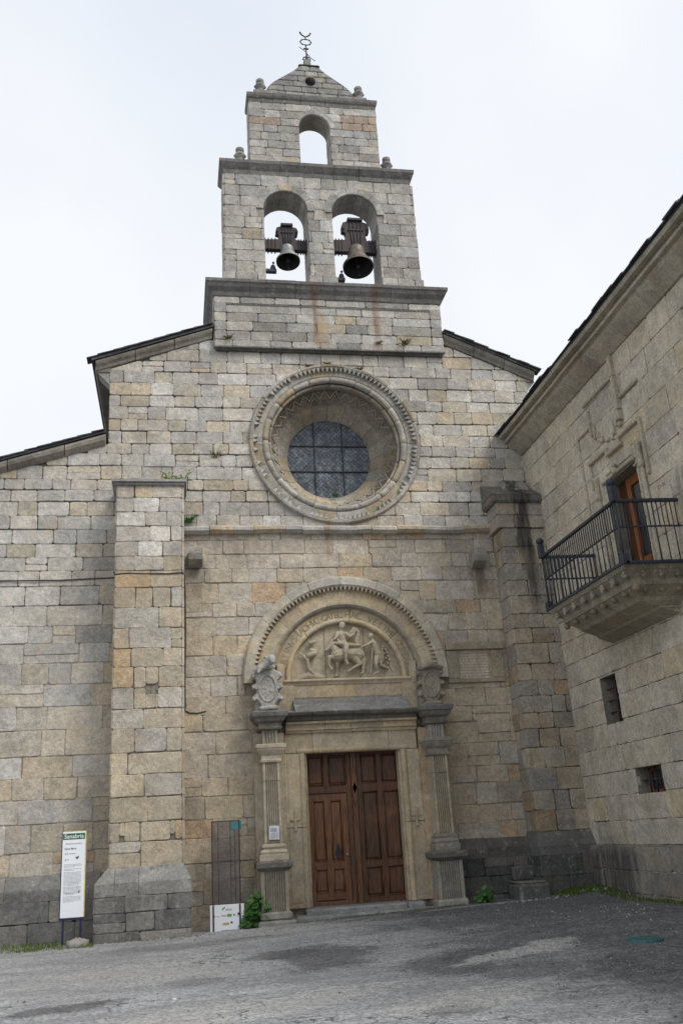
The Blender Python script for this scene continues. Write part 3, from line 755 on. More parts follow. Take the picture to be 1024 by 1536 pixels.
# upper part of the gable, above the eave level
ashlar(fw, rows_between(8.72, 10.95, .245, .12), -1.25, 7.1, WM, pal_fac, (.30, .62), planes=gable, circles=[circ_r], gap=.007, rough=.009, split=.04, wave=.008)
ashlar(fw, rows_between(7.02, 8.72, .252, .14), lambda v: -7.5 if v < 7 else max(-7.4, -1.25-(8.72-v)/.32-.02), 8.4, WM, pal_fac, (.26, .60), circles=[circ_r], gap=.007, rough=.012, split=.09, wave=.009, bev=.009)
# left wall (aisle) below, with bigger, older stones lower down
ashlar(fw, rows_between(5.98, 7.02, .26, .15), -7.5, .1, WM, pal_fac, (.34, .8), gap=.007, rough=.009)
ashlar(fw, rows_between(3.9, 5.98, .345, .2), -7.5, .1, WM, pal_fac, (.3, .98), gap=.007, rough=.01, split=.12, wave=.008)
ashlar(fw, rows_between(1.24, 3.9, .36, .2), -7.5, .1, WM, pal_fac, (.35, .95), gap=.007, rough=.012, split=.12, jt=.012, wave=.008)
# middle field between the buttresses
ashlar(fw, rows_between(6.0, 7.02, .27, .2), .1, 6.3, WM, pal_fac, (.28, .68), circles=[circ_a], gap=.007, rough=.010, split=.07, wave=.008)
ashlar(fw, rows_between(.25, 6.0, .345, .22), .1, 6.3, WM, pal_fac, (.30, .78), circles=[circ_a], rects=rects, gap=.007, rough=.006, split=.09, jt=.012, wave=.008)
ashlar(fw, rows_between(-.2, 7.02, .35, .1), 6.3, 8.3, WM, pal_right, (.4, .7))
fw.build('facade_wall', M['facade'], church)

# plinths
def plinth(x0, x1, zt, ztop, dep, pal, mat, nm, zb=-.1, hs=.3):
    mb = MB(); mb.box(x0, x1, -dep+.03, 0, zb, zt-.02, 0, (.05, .048, .045))
    mould_x(mb, x0, x1, [(-dep-.005, zt-.16), (-dep-.005, zt), (.0, ztop), (.02, ztop-.3)], max(2, int((x1-x0)/.65)), pal)
    ashlar(mb, rows_between(zb, zt-.16, hs, .12), x0, x1, WALLMAP(-dep), pal, (.35, .8))
    return mb.build(nm, mat, church)
plinth(-7.4, -1.2, 1.04, 1.28, .13, pal_plinth, M['plinth'], 'wall_plinth')
plinth(4.72, 5.98, 1.24, 1.42, .14, pal_plinth_dark, M['plinth'], 'wall_plinth')

# ---- string course
sc = MB(); mould_x(sc, .12, 5.95, [(.03, 6.905), (-.09, 6.915), (-.15, 6.965), (-.15, 7.02), (-.10, 7.06), (.03, 7.10)], 13, lambda u, v: jit(R.choice([(.46, .43, .37), (.40, .39, .37), (.44, .37, .27), (.36, .35, .33)]), .1), jitz=.012, jity=.014)
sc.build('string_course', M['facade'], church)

# ---- corbels
for cx, z0, z1 in ((.335, 6.27, 6.57), (5.60, 6.2, 6.54)):
    c = MB(); c.prism([(-.0, z0+.13), (-.10, z0), (-.30, z0+.10), (-.33, z0+.2), (-.33, z1), (0, z1)], lambda u, v, w: (cx+w, u, v), -.125, .125, (.30, .285, .25))
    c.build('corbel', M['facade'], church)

# ---- wall tablet at the right of the portal
pq = MB()
for a in ((4.84, 5.93, 4.67, 4.80, .09), (4.84, 5.06, 4.15, 4.66, .055), (5.69, 5.92, 4.15, 4.66, .055), (4.84, 5.92, 4.07, 4.145, .057)):
    pq.box(a[0], a[1], -a[4], .05, a[2], a[3], .008, jit((.33, .29, .21), .08))
pq.box(5.055, 5.695, -.004, .03, 4.14, 4.675, 0, (.58, .52, .43))
tb = pq.build('wall_tablet', M['facade'], church)
ln = MB()
for i in range(9):
    z = 4.61-.052*i; x = 5.10
    while x < 5.64:
        w = R.uniform(.02, .07); ln.box(x, min(5.65, x+w), -.0075, -.003, z-.011, z+.006); x += w+.018
ln.build('worn_inscription', plain('worn_letters', (.36, .29, .20), .9), tb)
oc = MB(); oc.box(5.635, 5.688, -.006, -.003, 4.16, 4.65, 0); oc.build('ochre_streak', plain('ochre_stain', (.38, .29, .18), .9, var=.3), tb)

# ================================================================ ROUND WINDOW
def pal_ring(u, v): return jit(R.choice([(.36, .345, .315), (.32, .30, .265), (.39, .365, .315), (.34, .29, .21), (.29, .28, .265)]), .12)
def pal_ring_in(u, v): return jit(R.choice([(.30, .275, .235), (.34, .31, .255), (.26, .245, .22), (.37, .31, .215)]), .12)
rw = MB()
ring(rw, *RC, [(1.595, -.06), (1.595, .06), (1.615, .085), (1.655, .085), (1.68, .05), (1.68, -.06)], 0, 2*pi, WM, 22, pal_ring, jitw=.012)
ring_o = rw.build('round_window', M['facade'], church)
tt = MB()                                                   # saw-tooth edge of the outer ring
NT = 108
for k in range(NT):
    a = 2*pi*k/NT
    if R.random() < (.45 if pi*1.02 < a < pi*1.8 else .07): continue
    c = jit((.40, .38, .34), .12); da = 2*pi/NT*.44
    pt = lambda r, t, w: WM(RC[0]+r*cos(t), RC[1]+r*sin(t), w)
    tt.add([pt(1.605, a-da, .075), pt(1.605, a+da, .075), pt(1.505+R.uniform(-.012, .02), a, .05), pt(1.605, a-da, .0), pt(1.605, a+da, .0), pt(1.51, a, -.0)], [(0, 1, 2), (3, 5, 4), (0, 2, 5, 3), (1, 4, 5, 2), (0, 3, 4, 1)], c)
tt.build('saw_tooth_moulding', M['facade'], ring_o)
r2 = MB()
def torus_prof(r, w, rad, n=8, a0=0, a1=2*pi): return [(r+rad*cos(lerp(a0, a1, k/n)), w+rad*sin(lerp(a0, a1, k/n))) for k in range(n+1)]
ring(r2, *RC, [(1.62, -.10), (1.62, .0), (1.44, .0), (1.40, -.03), (1.40, -.12)], 0, 2*pi, WM, 20, pal_ring, smooth=False)
ring(r2, *RC, torus_prof(1.36, -.035, .062, 9), 0, 2*pi, WM, 20, pal_ring, smooth=True, seg=6)
ring(r2, *RC, torus_prof(1.275, -.10, .035, 7), 0, 2*pi, WM, 20, pal_ring_in, smooth=True, seg=6)
ring(r2, *RC, [(1.34, -.16), (1.28, -.10), (1.25, -.15), (1.27, -.24), (1.30, -.34), (1.34, -.36)], 0, 2*pi, WM, 18, pal_ring_in, smooth=False, seg=6)
ring(r2, *RC, [(1.34, -.35), (1.27, -.36), (1.22, -.44), (1.16, -.52), (1.09, -.56), (1.09, -.60), (1.2, -.62)], 0, 2*pi, WM, 18, pal_ring_in, seg=6)
ring(r2, *RC, [(1.2, -.56), (1.06, -.56), (.845, -.84), (.84, -.93), (1.2, -.93)], 0, 2*pi, WM, 20, pal_ring_in, seg=5, gap=.007)
r2.build('splayed_mouldings', M['facade'], ring_o)
zz = MB(); NZ = 34
for row, (rb, ra, wb, wa, rad) in enumerate(((1.235, 1.13, -.24, -.36, .019), (1.18, 1.075, -.35, -.47, .017))):
    pts = []
    for k in range(NZ*2):
        a = 2*pi*k/(NZ*2); r, w = (rb, wb) if k % 2 == 0 else (ra, wa)
        pts.append(WM(RC[0]+r*cos(a), RC[1]+r*sin(a), w))
    zz.tube(pts, rad, 5, (.33, .30, .26), closed=True, smooth=False)
zz.build('zigzag_moulding', M['facade'], ring_o)
gl = MB(); GY = -.87
cc = arc(*RC, .875, 0, 2*pi, 56)[:-1]
gl.add([WM(u, v, GY) for u, v in cc], [tuple(range(56))])
glo = gl.build('window_glass', M['rose_glass'], ring_o, org=(RC[0], .87, RC[1])); glo.location = (RC[0]-2.9, .87, RC[1]-.3)
br = MB()
for x in (-.29, .29): br.box(RC[0]+x-.008, RC[0]+x+.008, .84, .865, RC[1]-.82, RC[1]+.82)
for z in (-.27, .285): br.box(RC[0]-.82, RC[0]+.82, .842, .867, RC[1]+z-.008, RC[1]+z+.008)
br.tube([WM(u, v, -.86) for u, v in arc(*RC, .862, 0, 2*pi, 40)[:-1]], .012, 5, closed=True)
br.build('glazing_bars', M['iron'], ring_o)

# ================================================================ PORTAL
def pal_por(u, v): return jit(R.choice([(.46, .39, .275), (.48, .405, .285), (.43, .37, .275), (.49, .40, .265), (.42, .345, .25)]), .09)
def pal_label(u, v): return jit(R.choice([(.45, .42, .355), (.42, .395, .345), (.48, .43, .34)]), .08)
pa = MB()
A0, A1 = radians(-1.5), radians(181.5)
ring(pa, *AC, [(1.67, -.04), (1.67, .10), (1.70, .125), (1.83, .11), (1.86, .07), (1.86, -.04)], A0, A1, WM, 10, pal_label, seg=10, jitw=.008)
arch_o = pa.build('portal_arch', M['portal'], church)
te = MB()
for k in range(64):
    a = lerp(radians(3), radians(177), k/63); da = radians(1.02); c = jit((.42, .375, .30), .07)
    pt = lambda r, t, w: WM(AC[0]+r*cos(t), AC[1]+r*sin(t), w)
    te.add([pt(1.68, a-da, .105), pt(1.68, a+da, .105), pt(1.59, a, .085), pt(1.68, a-da, .02), pt(1.68, a+da, .02), pt(1.60, a, .02)], [(0, 1, 2), (3, 5, 4), (0, 2, 5, 3), (1, 4, 5, 2), (0, 3, 4, 1)], c)
te.build('dog_tooth_moulding', M['portal'], arch_o)
ar = MB()
ring(ar, *AC, [(1.36, -.06), (1.36, .02), (1.69, .02), (1.69, -.06)], 0, pi, WM, 9, pal_por, seg=9, gap=.004)
ring(ar, *AC, [(1.38, -.04), (1.38, .035), (1.345, .05), (1.31, .02), (1.305, -.03), (1.285, -.05), (1.275, -.08), (1.30, -.12)], 0, pi, WM, 7, lambda u, v: jit((.33, .30, .235), .08), seg=12, gap=.003, smooth=False)
ring(ar, *AC, [(1.30, -.14), (1.30, -.065), (1.085, -.065), (1.085, -.14)], 0, pi, WM, 4, pal_por, seg=20, gap=.01)
ring(ar, *AC, [(1.10, -.14)]+torus_prof(1.058, -.055, .045, 8, pi*.05, pi*.95)+[(1.01, -.10), (1.005, -.2)], 0, pi, WM, 4, pal_por, seg=20, smooth=False, gap=.01)
ar.build('archivolts', M['portal'], arch_o)
# lettering round the arch (flat capitals, shade of the cutting put into their darker colour)
lt = MB()
def on_arch(s, r, a_start, a_end, size):
    n = len(s)
    for i, ch in enumerate(s):
        if ch == ' ': continue
        a = lerp(a_start, a_end, i/(n-1)); ca, sa = cos(a), sin(a)
        text_on(lt, ch, lambda x, y: WM(AC[0]+(r+y)*ca+x*sa, AC[1]+(r+y)*sa-x*ca, -.0585), size)
on_arch('MARTINVS·AD', 1.12, radians(172), radians(127), .165)
on_arch('HVC·CATEC', 1.12, radians(122), radians(93), .165)
on_arch('HAC·VEST', 1.12, radians(86), radians(50), .165)
on_arch('ME·COTEXIT', 1.12, radians(45), radians(8), .165)
lt.build('arch_inscription', M['carve'], arch_o)
# tympanum
ty = MB(); to = arc(AC[0], AC[1], 1.06, 0, pi, 40); plate(ty, to, [], -.12, -.35, mapf=WM)
tymp = ty.build('tympanum', M['relief'], church)
for x in (2.63, 3.355):
    jn = MB(); jn.box(x-.006, x+.006, .113, .125, 4.23, 4.22+sqrt(1.0-(x-AC[0])**2)); jn.build('slab_joint', M['carve'], tymp)
YR = .115
def Z(a, b): return (1.902+a/446.8, YR, 5.40-b/445+.02*(1.902+a/446.8-3))
def P(a, b, d=0.0): x, y, z = Z(a, b); return (x, YR-d*1.45, z)
S = 1/446.
horse = [(P(420, 335, .05), .125, P(500, 325, .05), .115), (P(500, 325, .05), .115, P(590, 335, .05), .125), (P(420, 320, .05), .105, P(385, 250, .06), .065),
    (P(388, 238, .07), .062, P(345, 280, .08), .036), (P(345, 280, .08), .036, P(330, 292, .08), .030), (P(392, 205, .06), .018, P(395, 235, .06), .03), (P(375, 210, .06), .014, P(382, 235, .06), .026),
    (P(405, 355, .07), .055, P(352, 350, .09), .034), (P(352, 350, .09), .034, P(345, 410, .08), .022), (P(345, 410, .08), .022, P(365, 445, .08), .03),
    (P(425, 380, .03), .05, P(415, 440, .03), .027), (P(415, 440, .03), .024, P(412, 490, .03), .022), (P(412, 492, .03), .028, P(392, 497, .03), .022),
    (P(600, 350, .05), .08, P(628, 415, .05), .036), (P(628, 415, .05), .03, P(622, 470, .05), .023), (P(622, 480, .05), .028, P(605, 490, .05), .022),
    (P(565, 375, .08), .07, P(598, 415, .09), .036), (P(598, 415, .09), .034, P(540, 445, .08), .025), (P(540, 445, .08), .024, P(500, 468, .08), .026),
    (P(625, 300, .03), .03, P(648, 380, .03), .026), (P(648, 380, .03), .026, P(640, 450, .03), .012)]
organic('carved_horse', horse, M['relief'], tymp, .007, 1)
rider = [(P(465, 108, .10), .055, P(468, 95, .10), .056), (P(465, 125, .09), .03, P(462, 150, .08), .036), (P(455, 170, .08), .07, P(470, 235, .08), .062), (P(470, 235, .08), .07, P(490, 268, .07), .07),
    (P(490, 270, .12), .052, P(478, 325, .15), .04), (P(478, 325, .15), .036, P(480, 385, .14), .026), (P(480, 390, .14), .03, P(490, 415, .14), .03),
    (P(428, 160, .09), .038, P(415, 195, .11), .028), (P(415, 195, .11), .026, P(395, 212, .11), .024), (P(495, 165, .09), .036, P(525, 195, .11), .03), (P(525, 195, .11), .028, P(560, 175, .11), .022)]
organic('carved_rider', rider, M['relief'], tymp, .0062, 1)
cloak = []
for off, ln_ in ((0, 0), (14, 6), (28, 12), (42, 18)):
    pl = [(505, 205-off*.2), (535, 190-off*.8), (560, 165-off), (588, 140-off*.2), (602, 150+off), (590, 185+off*.9), (575, 215+off), (600, 245+off*.5)]
    cloak += [(P(*a, .07), .022, P(*b, .08), .022) for a, b in zip(pl, pl[1:])]
cloak += [(P(400, 240, .1), .025, P(470, 250, .11), .04), (P(470, 255, .11), .04, P(600, 270, .1), .03), (P(440, 235, .1), .03, P(420, 205, .1), .02)]
organic('carved_cloak', cloak, M['relief'], tymp, .0062, 1)
beggar = [(P(697, 198, .09), .044, P(700, 190, .09), .044), (P(705, 215, .08), .03, P(715, 235, .07), .04), (P(720, 255, .07), .066, P(750, 330, .06), .062), (P(750, 330, .06), .07, P(755, 375, .05), .06),
    (P(700, 248, .10), .036, P(660, 268, .11), .028), (P(660, 268, .11), .026, P(628, 278, .11), .024), (P(738, 370, .07), .052, P(728, 425, .09), .036), (P(728, 425, .09), .034, P(742, 480, .07), .022), (P(742, 488, .07), .026, P(715, 496, .07), .02),
    (P(765, 370, .05), .05, P(772, 430, .05), .034), (P(772, 430, .05), .03, P(830, 455, .04), .02), (P(705, 300, .10), .014, P(683, 490, .06), .014), (P(790, 300, .04), .03, P(795, 400, .03), .022)]
organic('carved_beggar', beggar, M['relief'], tymp, .0062, 1)
tree = [(P(235, 480, .0), .035, P(185, 425, .03), .028), (P(185, 425, .03), .028, P(180, 360, .04), .032), (P(180, 360, .04), .032, P(120, 300, .03), .015), (P(180, 365, .04), .026, P(200, 320, .05), .02),
    (P(190, 325, .05), .05, P(235, 315, .06), .05), (P(215, 285, .04), .045, P(245, 300, .05), .05), (P(205, 225, .04), .035, P(245, 215, .04), .03), (P(155, 330, .03), .03, P(185, 345, .03), .03), (P(60, 520, -.03), .06, P(190, 470, -.02), .07), (P(190, 480, -.02), .07, P(320, 500, -.02), .06)]
organic('carved_tree', tree, M['relief'], tymp, .007, 1)
tree2 = []
for (a, b) in ((800, 275), (818, 300), (802, 330), (830, 325), (838, 355), (815, 370), (845, 385), (830, 410)): tree2.append((P(a, b, .02), .022, P(a+6, b+6, .03), .02))
tree2 += [(P(820, 290, 0), .014, P(845, 400, 0), .014), (P(845, 400, .0), .014, P(870, 470, 0), .018), (P(780, 410, .02), .02, P(830, 460, .02), .018), (P(650, 505, -.02), .05, P(880, 508, -.03), .05), (P(380, 505, -.02), .05, P(650, 508, -.02), .05)]
organic('carved_shrub', tree2, M['relief'], tymp, .007, 1)
# sill, panel, sloped slab under the tympanum
sp = MB()
mould_x(sp, 1.86, 4.14, [(.12, 4.225), (-.045, 4.225), (-.06, 4.19), (-.03, 4.15), (-.02, 4.12), (.12, 4.12)], 3, pal_por)
for a, b in ((1.76, 2.03), (3.97, 4.24)): sp.box(a, b, -.025, .1, 3.62, 4.12 if a < 2 else 4.12, .006, pal_por(0, 0)); 
for a, b in ((1.74, 1.87), (4.13, 4.26)): sp.box(a, b, -.025, .1, 4.12, 4.5, .006, pal_por(0, 0))
for a, b in zip((2.03, 2.33, 3.12, 3.78), (2.33, 3.12, 3.78, 3.97)): sp.box(a+.002, b-.002, -.008, .1, 3.9, 4.12, .004, pal_por(0, 0))
sp.build('tympanum_sill', M['portal'], church)
sb = MB(); sb.prism([(-.36, 3.62), (-.30, 3.66), (-.10, 3.78), (-.09, 3.83), (.05, 3.9), (.05, 3.62)], lambda u, v, w: (w, u, v), 2.0, 4.02, (.215, .212, .2)); sb.build('sloped_ledge', M['weather'], church)
# entablature
def pal_dk(u, v): return jit((.15, .138, .118), .12)
en = MB()
mould_x(en, 1.84, 4.14, [(-.06, 3.28), (-.13, 3.28), (-.15, 3.315), (-.13, 3.335), (-.06, 3.335)], 4, pal_por)
mould_x(en, 1.84, 4.14, [(.0, 3.33), (-.17, 3.33), (-.17, 3.42), (-.24, 3.43), (-.25, 3.46), (-.22, 3.475), (.0, 3.475)], 4, pal_por)
mould_x(en, 1.84, 4.14, [(.0, 3.475), (-.24, 3.475), (-.26, 3.53), (-.36, 3.565), (-.38, 3.60), (-.36, 3.625), (.0, 3.66)], 4, pal_dk, jitz=.008, jity=.01)
en_o = en.build('entablature', M['portal'], church)
en2 = MB(); mould_x(en2, 1.84, 4.14, [(-.0, 3.60), (-.375, 3.598), (-.385, 3.615), (-.36, 3.632), (-.0, 3.665)], 5, lambda u, v: jit((.21, .205, .195), .15), jitz=.01, jity=.012); en2.build('weathered_edge', M['weather'], en_o)
# door frame
fr = MB()
for (a, b, z0, z1) in ((1.81, 2.07, .50, 1.74), (1.81, 2.07, 1.75, 2.945), (3.93, 4.19, .50, 1.74), (3.93, 4.19, 1.75, 2.945)):
    fr.box(a, b, -.10, .25, z0, z1, .006, pal_por(a, z0))
    fr.box(min(a, b)+.035 if a < 3 else a+.02, b-.02 if a < 3 else b-.035, -.108, -.09, z0+(.08 if z0 < 1 else .0), z1-.0, .006, pal_por(a, z0))
for x in (2.105, 3.895):
    for z0, z1 in ((.50, 1.74), (1.75, 2.945)):
        fr.prism([(x+.055*cos(t), -.075+.055*sin(t)) for t in [2*pi*k/12 for k in range(12)]], lambda u, v, w: (u, v, w), z0, z1, pal_por(x, z0))
        fr.box(x-.05, x+.055 if x < 3 else x+.05, -.06, .25, z0, z1, .004, pal_por(x, z0))
for x0, x1, xs in ((2.14, 2.19, 2.165), (3.81, 3.87, 3.84)):
    fr.box(x0, x1+.01, -.02, .3, .5, 2.945, .004, pal_por(x0, 1))
for xa, xb, c in ((1.82, 2.30, 0), (2.305, 3.64, 0), (3.645, 4.14, 0)):
    fr.box(xa, xb, -.09, .25, 2.955, 3.28, .005, pal_por(xa, 3))
    fr.prism([(-.07+.05*cos(t), 2.985+.045*sin(t)) for t in [2*pi*k/10 for k in range(10)]], lambda u, v, w: (w, u, v), max(xa, 2.03), min(xb, 3.96), pal_por(xa, 3))
frame = fr.build('door_surround', M['portal'], church)
for cx, cz in ((1.955, 1.86), (4.03, 1.83)):
    cr = MB(); cr.box(cx-.022, cx+.022, -.135, -.09, cz-.17, cz+.15, .008, (.42, .36, .26)); cr.box(cx-.085, cx+.085, -.133, -.09, cz-.005, cz+.035, .008, (.42, .36, .26))
    cr.build('carved_cross', M['portal'], frame)
# steps
for nm, args in (('threshold_step', (2.05, 4.02, -.36, .25, .36, .50)), ('lower_step', (1.86, 4.28, -.56, -.2, .18, .405))):
    st = MB(); c = [args[0]]+[lerp(args[0], args[1], t) for t in ((.55, .8) if nm[0] == 'l' else (.85,))]+[args[1]]
    for a, b in zip(c, c[1:]): st.box(a+.003, b-.003, args[2]+R.uniform(-.01, .01), args[3], args[4], args[5]+R.uniform(-.008, .008), .03, jit((.27, .265, .255), .12))
    st.build(nm, M['weather'], church)
# columns: fluted pilasters on pedestals
def flutes(x0, x1, y, n, d, yb):
    pts = [(x0, yb)]
    m = .12*(x1-x0); w = (x1-x0-2*m)/n; pts += [(x0, y)]
    for k in range(n):
        a = x0+m+k*w
        for t in (.12, .3, .5, .7, .88): pts.append((a+w*t, y+d*sin(pi*(t-.12)/.76)))
    return pts+[(x1, y), (x1, yb)]
def column(cx, right):
    root = MB(); px = lambda u, v: jit((.44, .39, .30), .1); pw = lambda u, v: jit((.30, .275, .235), .12)
    root.box(cx-.26, cx+.26, -.16, .1, .5, 3.3, .004, pal_low(0, 2))         # backing pier
    col = root.build('pilaster_column', M['portal'], church)
    s = MB(); c = px(0, 0)
    for z0, z1, t0, t1 in ((1.53, 2.50, .143, .137), (2.506, 2.82, .137, .135)):
        a = flutes(cx-t0, cx+t0, -.44, 6, .035, -.12); b = flutes(cx-t1, cx+t1, -.435, 6, .035, -.12); n = len(a)
        s.add([(u, v, z0) for u, v in a]+[(u, v, z1) for u, v in b], [(k, (k+1) % n, n+(k+1) % n, n+k) for k in range(n)]+[tuple(range(n)), tuple(range(n, 2*n))], px(0, 0))
    s.build('fluted_shaft', M['portal'], col)
    k = MB(); cornice(k, cx-.145, cx+.145, -.44, .0, [(.0, 2.80), (.035, 2.81), (.04, 2.84), (.015, 2.855), (.015, 2.91), (.06, 2.95), (.095, 3.0), (.10, 3.03), (.115, 3.035), (.118, 3.085), (.08, 3.10)], px if not right else pw); k.build('capital', M['portal' if not right else 'weather'], col)
    b = MB(); cornice(b, cx-.15, cx+.15, -.44, .0, [(.07, 1.25), (.075, 1.28), (.075, 1.36), (.05, 1.37), (.062, 1.40), (.05, 1.43), (.012, 1.45), (.035, 1.48), (.03, 1.51), (.0, 1.53)], px if not right else pw)
    b.build('column_base', M['portal' if not right else 'weather'], col)
    fz = MB(); a = flutes(cx-.125, cx+.125, -.42, 4, .03, .0); n = len(a)
    fz.add([(u, v, z) for z in (3.10, 3.32) for u, v in a], [(k, (k+1) % n, n+(k+1) % n, n+k) for k in range(n)]+[tuple(range(n)), tuple(range(n, 2*n))], (.33, .315, .28)); fz.build('fluted_frieze_block', M['portal' if not right else 'weather'], col)
    e = MB(); cornice(e, cx-.13, cx+.13, -.42, .0, [(.0, 3.31), (.06, 3.33), (.07, 3.36), (.05, 3.375), (.05, 3.43), (.10, 3.46), (.12, 3.50), (.13, 3.53)], pal_dk); e.build('entablature_block', M['weather'], col)
    e = MB(); cornice(e, cx-.13, cx+.13, -.42, .0, [(.13, 3.53), (.165, 3.55), (.175, 3.58), (.18, 3.62), (.14, 3.645), (.0, 3.66)], lambda u, v: (.17, .165, .155)); e.build('cornice_slab', M['weather'], col)
    p = MB(); cornice(p, cx-.215, cx+.215, -.52, .0, [(.0, 1.10), (.035, 1.125), (.08, 1.16), (.085, 1.23), (.05, 1.255), (.0, 1.26)], pal_dk); p.build('pedestal_cap', M['weather'], col)
    p = MB(); a = flutes(cx-.225, cx+.215, -.52, 9, .035, .0); n = len(a)
    p.add([(u, v, z) for z in (.50, 1.12) for u, v in a], [(k, (k+1) % n, n+(k+1) % n, n+k) for k in range(n)]+[tuple(range(n)), tuple(range(n, 2*n))], (.36, .325, .26) if not right else (.29, .27, .235)); p.build('fluted_pedestal', M['portal'], col)
    f = MB(); f.box(cx-.29, cx+.33 if not right else cx+.30, -.62, .1, .18, .38 if not right else .40, .03, (.30, .285, .26)); f.box(cx-.25, cx+.26, -.57, .1, .38, .505, .03, (.32, .30, .265)); f.build('foot_stone', M['weather'], col)
column(1.545, False); column(4.43, True)
# coats of arms on the cornice
def arms(cx, zc, k, mat, lion):
    def X(u, v, d): return (cx+u, -.30-d, zc+v)
    ol = []
    pts = [(0, -.40), (.10, -.38), (.13, -.31), (.18, -.25), (.25, -.235), (.24, -.15), (.185, -.13), (.19, -.06), (.245, -.05), (.245, .03), (.185, .05), (.19, .12), (.245, .14), (.25, .22), (.17, .26), (.08, .31), (0, .29)]
    ol = pts+[(-u, v) for u, v in pts[-2:0:-1]]
    s = MB(); s.prism([(u*k, v) for u, v in ol], lambda u, v, w: (cx+u, -.24-w, zc+v), -.1, .12, (1, 1, 1), bev=.03)
    s.box(cx-.21, cx+.21, -.28, -.12, zc-.44, zc-.1, .02)
    so_ = s.build('coat_of_arms', mat, church)
    caps = []
    for t in range(24):
        a, b = 2*pi*t/24, 2*pi*(t+1)/24
        caps.append((X(.145*cos(a), -.04+.225*sin(a), .06), .022, X(.145*cos(b), -.04+.225*sin(b), .06), .022))
    for (u, v) in ((.235, -.2), (-.235, -.2), (.23, .19), (-.23, .19), (.235, .0), (-.235, .0)): caps.append((X(u*k, v, .02), .036, X(u*k, v-.03, .06), .03))
    caps += [(X(-.12, -.385, .07), .045, X(.13, -.375, .07), .045)]
    rg = random.Random(5 if lion else 8)
    for i in range(26):
        a, r_ = rg.uniform(0, 2*pi), rg.uniform(0, .8); u, v = .10*r_*cos(a), -.04+.17*r_*sin(a)
        caps.append((X(u, v, .05), .016, X(u+rg.uniform(-.04, .04), v+rg.uniform(-.04, .04), .06), .013))
    organic('carved_blazon', caps, mat, so_, .011, 2)
    if lion:
        l = [(X(-.20, .27, .05), .05, X(-.05, .33, .09), .075), (X(-.05, .33, .09), .075, X(.06, .42, .13), .085), (X(.06, .42, .13), .085, X(.07, .44, .16), .08), (X(.08, .40, .23), .045, X(.085, .37, .26), .035), (X(.01, .36, .1), .06, X(.10, .30, .16), .035),
             (X(-.2, .27, .05), .045, X(-.25, .20, .04), .03), (X(0, .48, .1), .02, X(.01, .51, .1), .018), (X(.12, .48, .1), .02, X(.12, .51, .1), .018), (X(-.12, .3, .12), .05, X(-.16, .22, .15), .03)]
        for i in range(26):
            a = rg.uniform(0, 2*pi); l.append((X(.04+.085*cos(a), .41+.08*sin(a), rg.uniform(.08, .16)), .024, X(.04+.12*cos(a), .41+.10*sin(a), .1), .014))
        organic('carved_lion_crest', l, mat, so_, .012, 1)
    else:
        l = [(X(-.2, .25, .05), .05, X(0, .29, .12), .055), (X(0, .29, .12), .055, X(.2, .25, .05), .045)]
        organic('carved_scroll', l, mat, so_, .012, 2)
arms(1.535, 4.08, 1.0, M['shield'], True); arms(4.43, 4.06, .9, M['shield_w'], False)

# ---- the door
dm = MB(); DY = .20
dm.box(2.17, 3.88, DY+.03, DY+.08, .46, 2.97, 0, (.55, .55, .55))
door = dm.build('church_door', M['door'], church)
def leaf(name, x0, x1, panels, stiles, tone):
    mb = MB()
    for i_, a in enumerate(stiles): mb.box(a[0], a[1], DY-.012+.0017*i_, DY+.04+.001*i_, a[2], a[3], .008, jit(tone, .12, .05))
    for (a, b, c, d) in panels:
        t = jit(tone, .15, .06); m = .035
        mb.add([(a, DY+.025, c), (b, DY+.025, c), (b, DY+.025, d), (a, DY+.025, d), (a+m, DY+.006, c+m), (b-m, DY+.006, c+m), (b-m, DY+.006, d-m), (a+m, DY+.006, d-m)],
               [(0, 1, 5, 4), (1, 2, 6, 5), (2, 3, 7, 6), (3, 0, 4, 7), (4, 5, 6, 7)], t)
        for (p0, p1) in (((a, c), (b, c)), ((b, c), (b, d)), ((b, d), (a, d)), ((a, d), (a, c))):
            mb.tube([(p0[0], DY-.008, p0[1]), (p1[0], DY-.008, p1[1])], .011, 6, t)
    return mb.build(name, M['door'], door)
dk = (.74, .68, .64); lt_ = (1.2, 1.12, 1.05); md = (1, .95, .9)
leaf('upper_left_panel_field', 2.2, 3.0, [(2.23, 2.50, 2.43, 2.90), (2.60, 2.90, 2.43, 2.90)], [(2.19, 2.25, 2.38, 2.96), (2.49, 2.61, 2.38, 2.96), (2.88, 2.985, 2.38, 2.96), (2.19, 2.985, 2.28, 2.40), (2.19, 2.985, 2.88, 2.96)], dk)
leaf('wicket_door', 2.2, 2.9, [(2.30, 2.50, 1.19, 2.16), (2.60, 2.79, 1.19, 2.16), (2.30, 2.50, .70, 1.06), (2.60, 2.79, .70, 1.06)],
     [(2.20, 2.31, .55, 2.26), (2.49, 2.61, .62, 2.20), (2.78, 2.90, .55, 2.26), (2.20, 2.90, 2.15, 2.27), (2.20, 2.90, 1.05, 1.20), (2.20, 2.90, .57, .71)], lt_)
leaf('door_leaf', 3.1, 3.87, [(3.17, 3.44, 2.43, 2.90), (3.54, 3.82, 2.43, 2.90), (3.17, 3.44, 1.17, 2.28), (3.54, 3.82, 1.17, 2.28), (3.17, 3.44, .60, 1.05), (3.54, 3.82, .60, 1.05)],
     [(3.09, 3.18, .48, 2.96), (3.43, 3.55, .55, 2.92), (3.81, 3.875, .48, 2.96), (3.09, 3.875, 2.28, 2.44), (3.09, 3.875, 1.04, 1.18), (3.09, 3.875, .48, .61), (3.09, 3.875, 2.89, 2.96)], dk)
ms = MB(); ms.box(2.985, 3.09, DY-.05, DY+.05, .47, 2.97, .012, md)
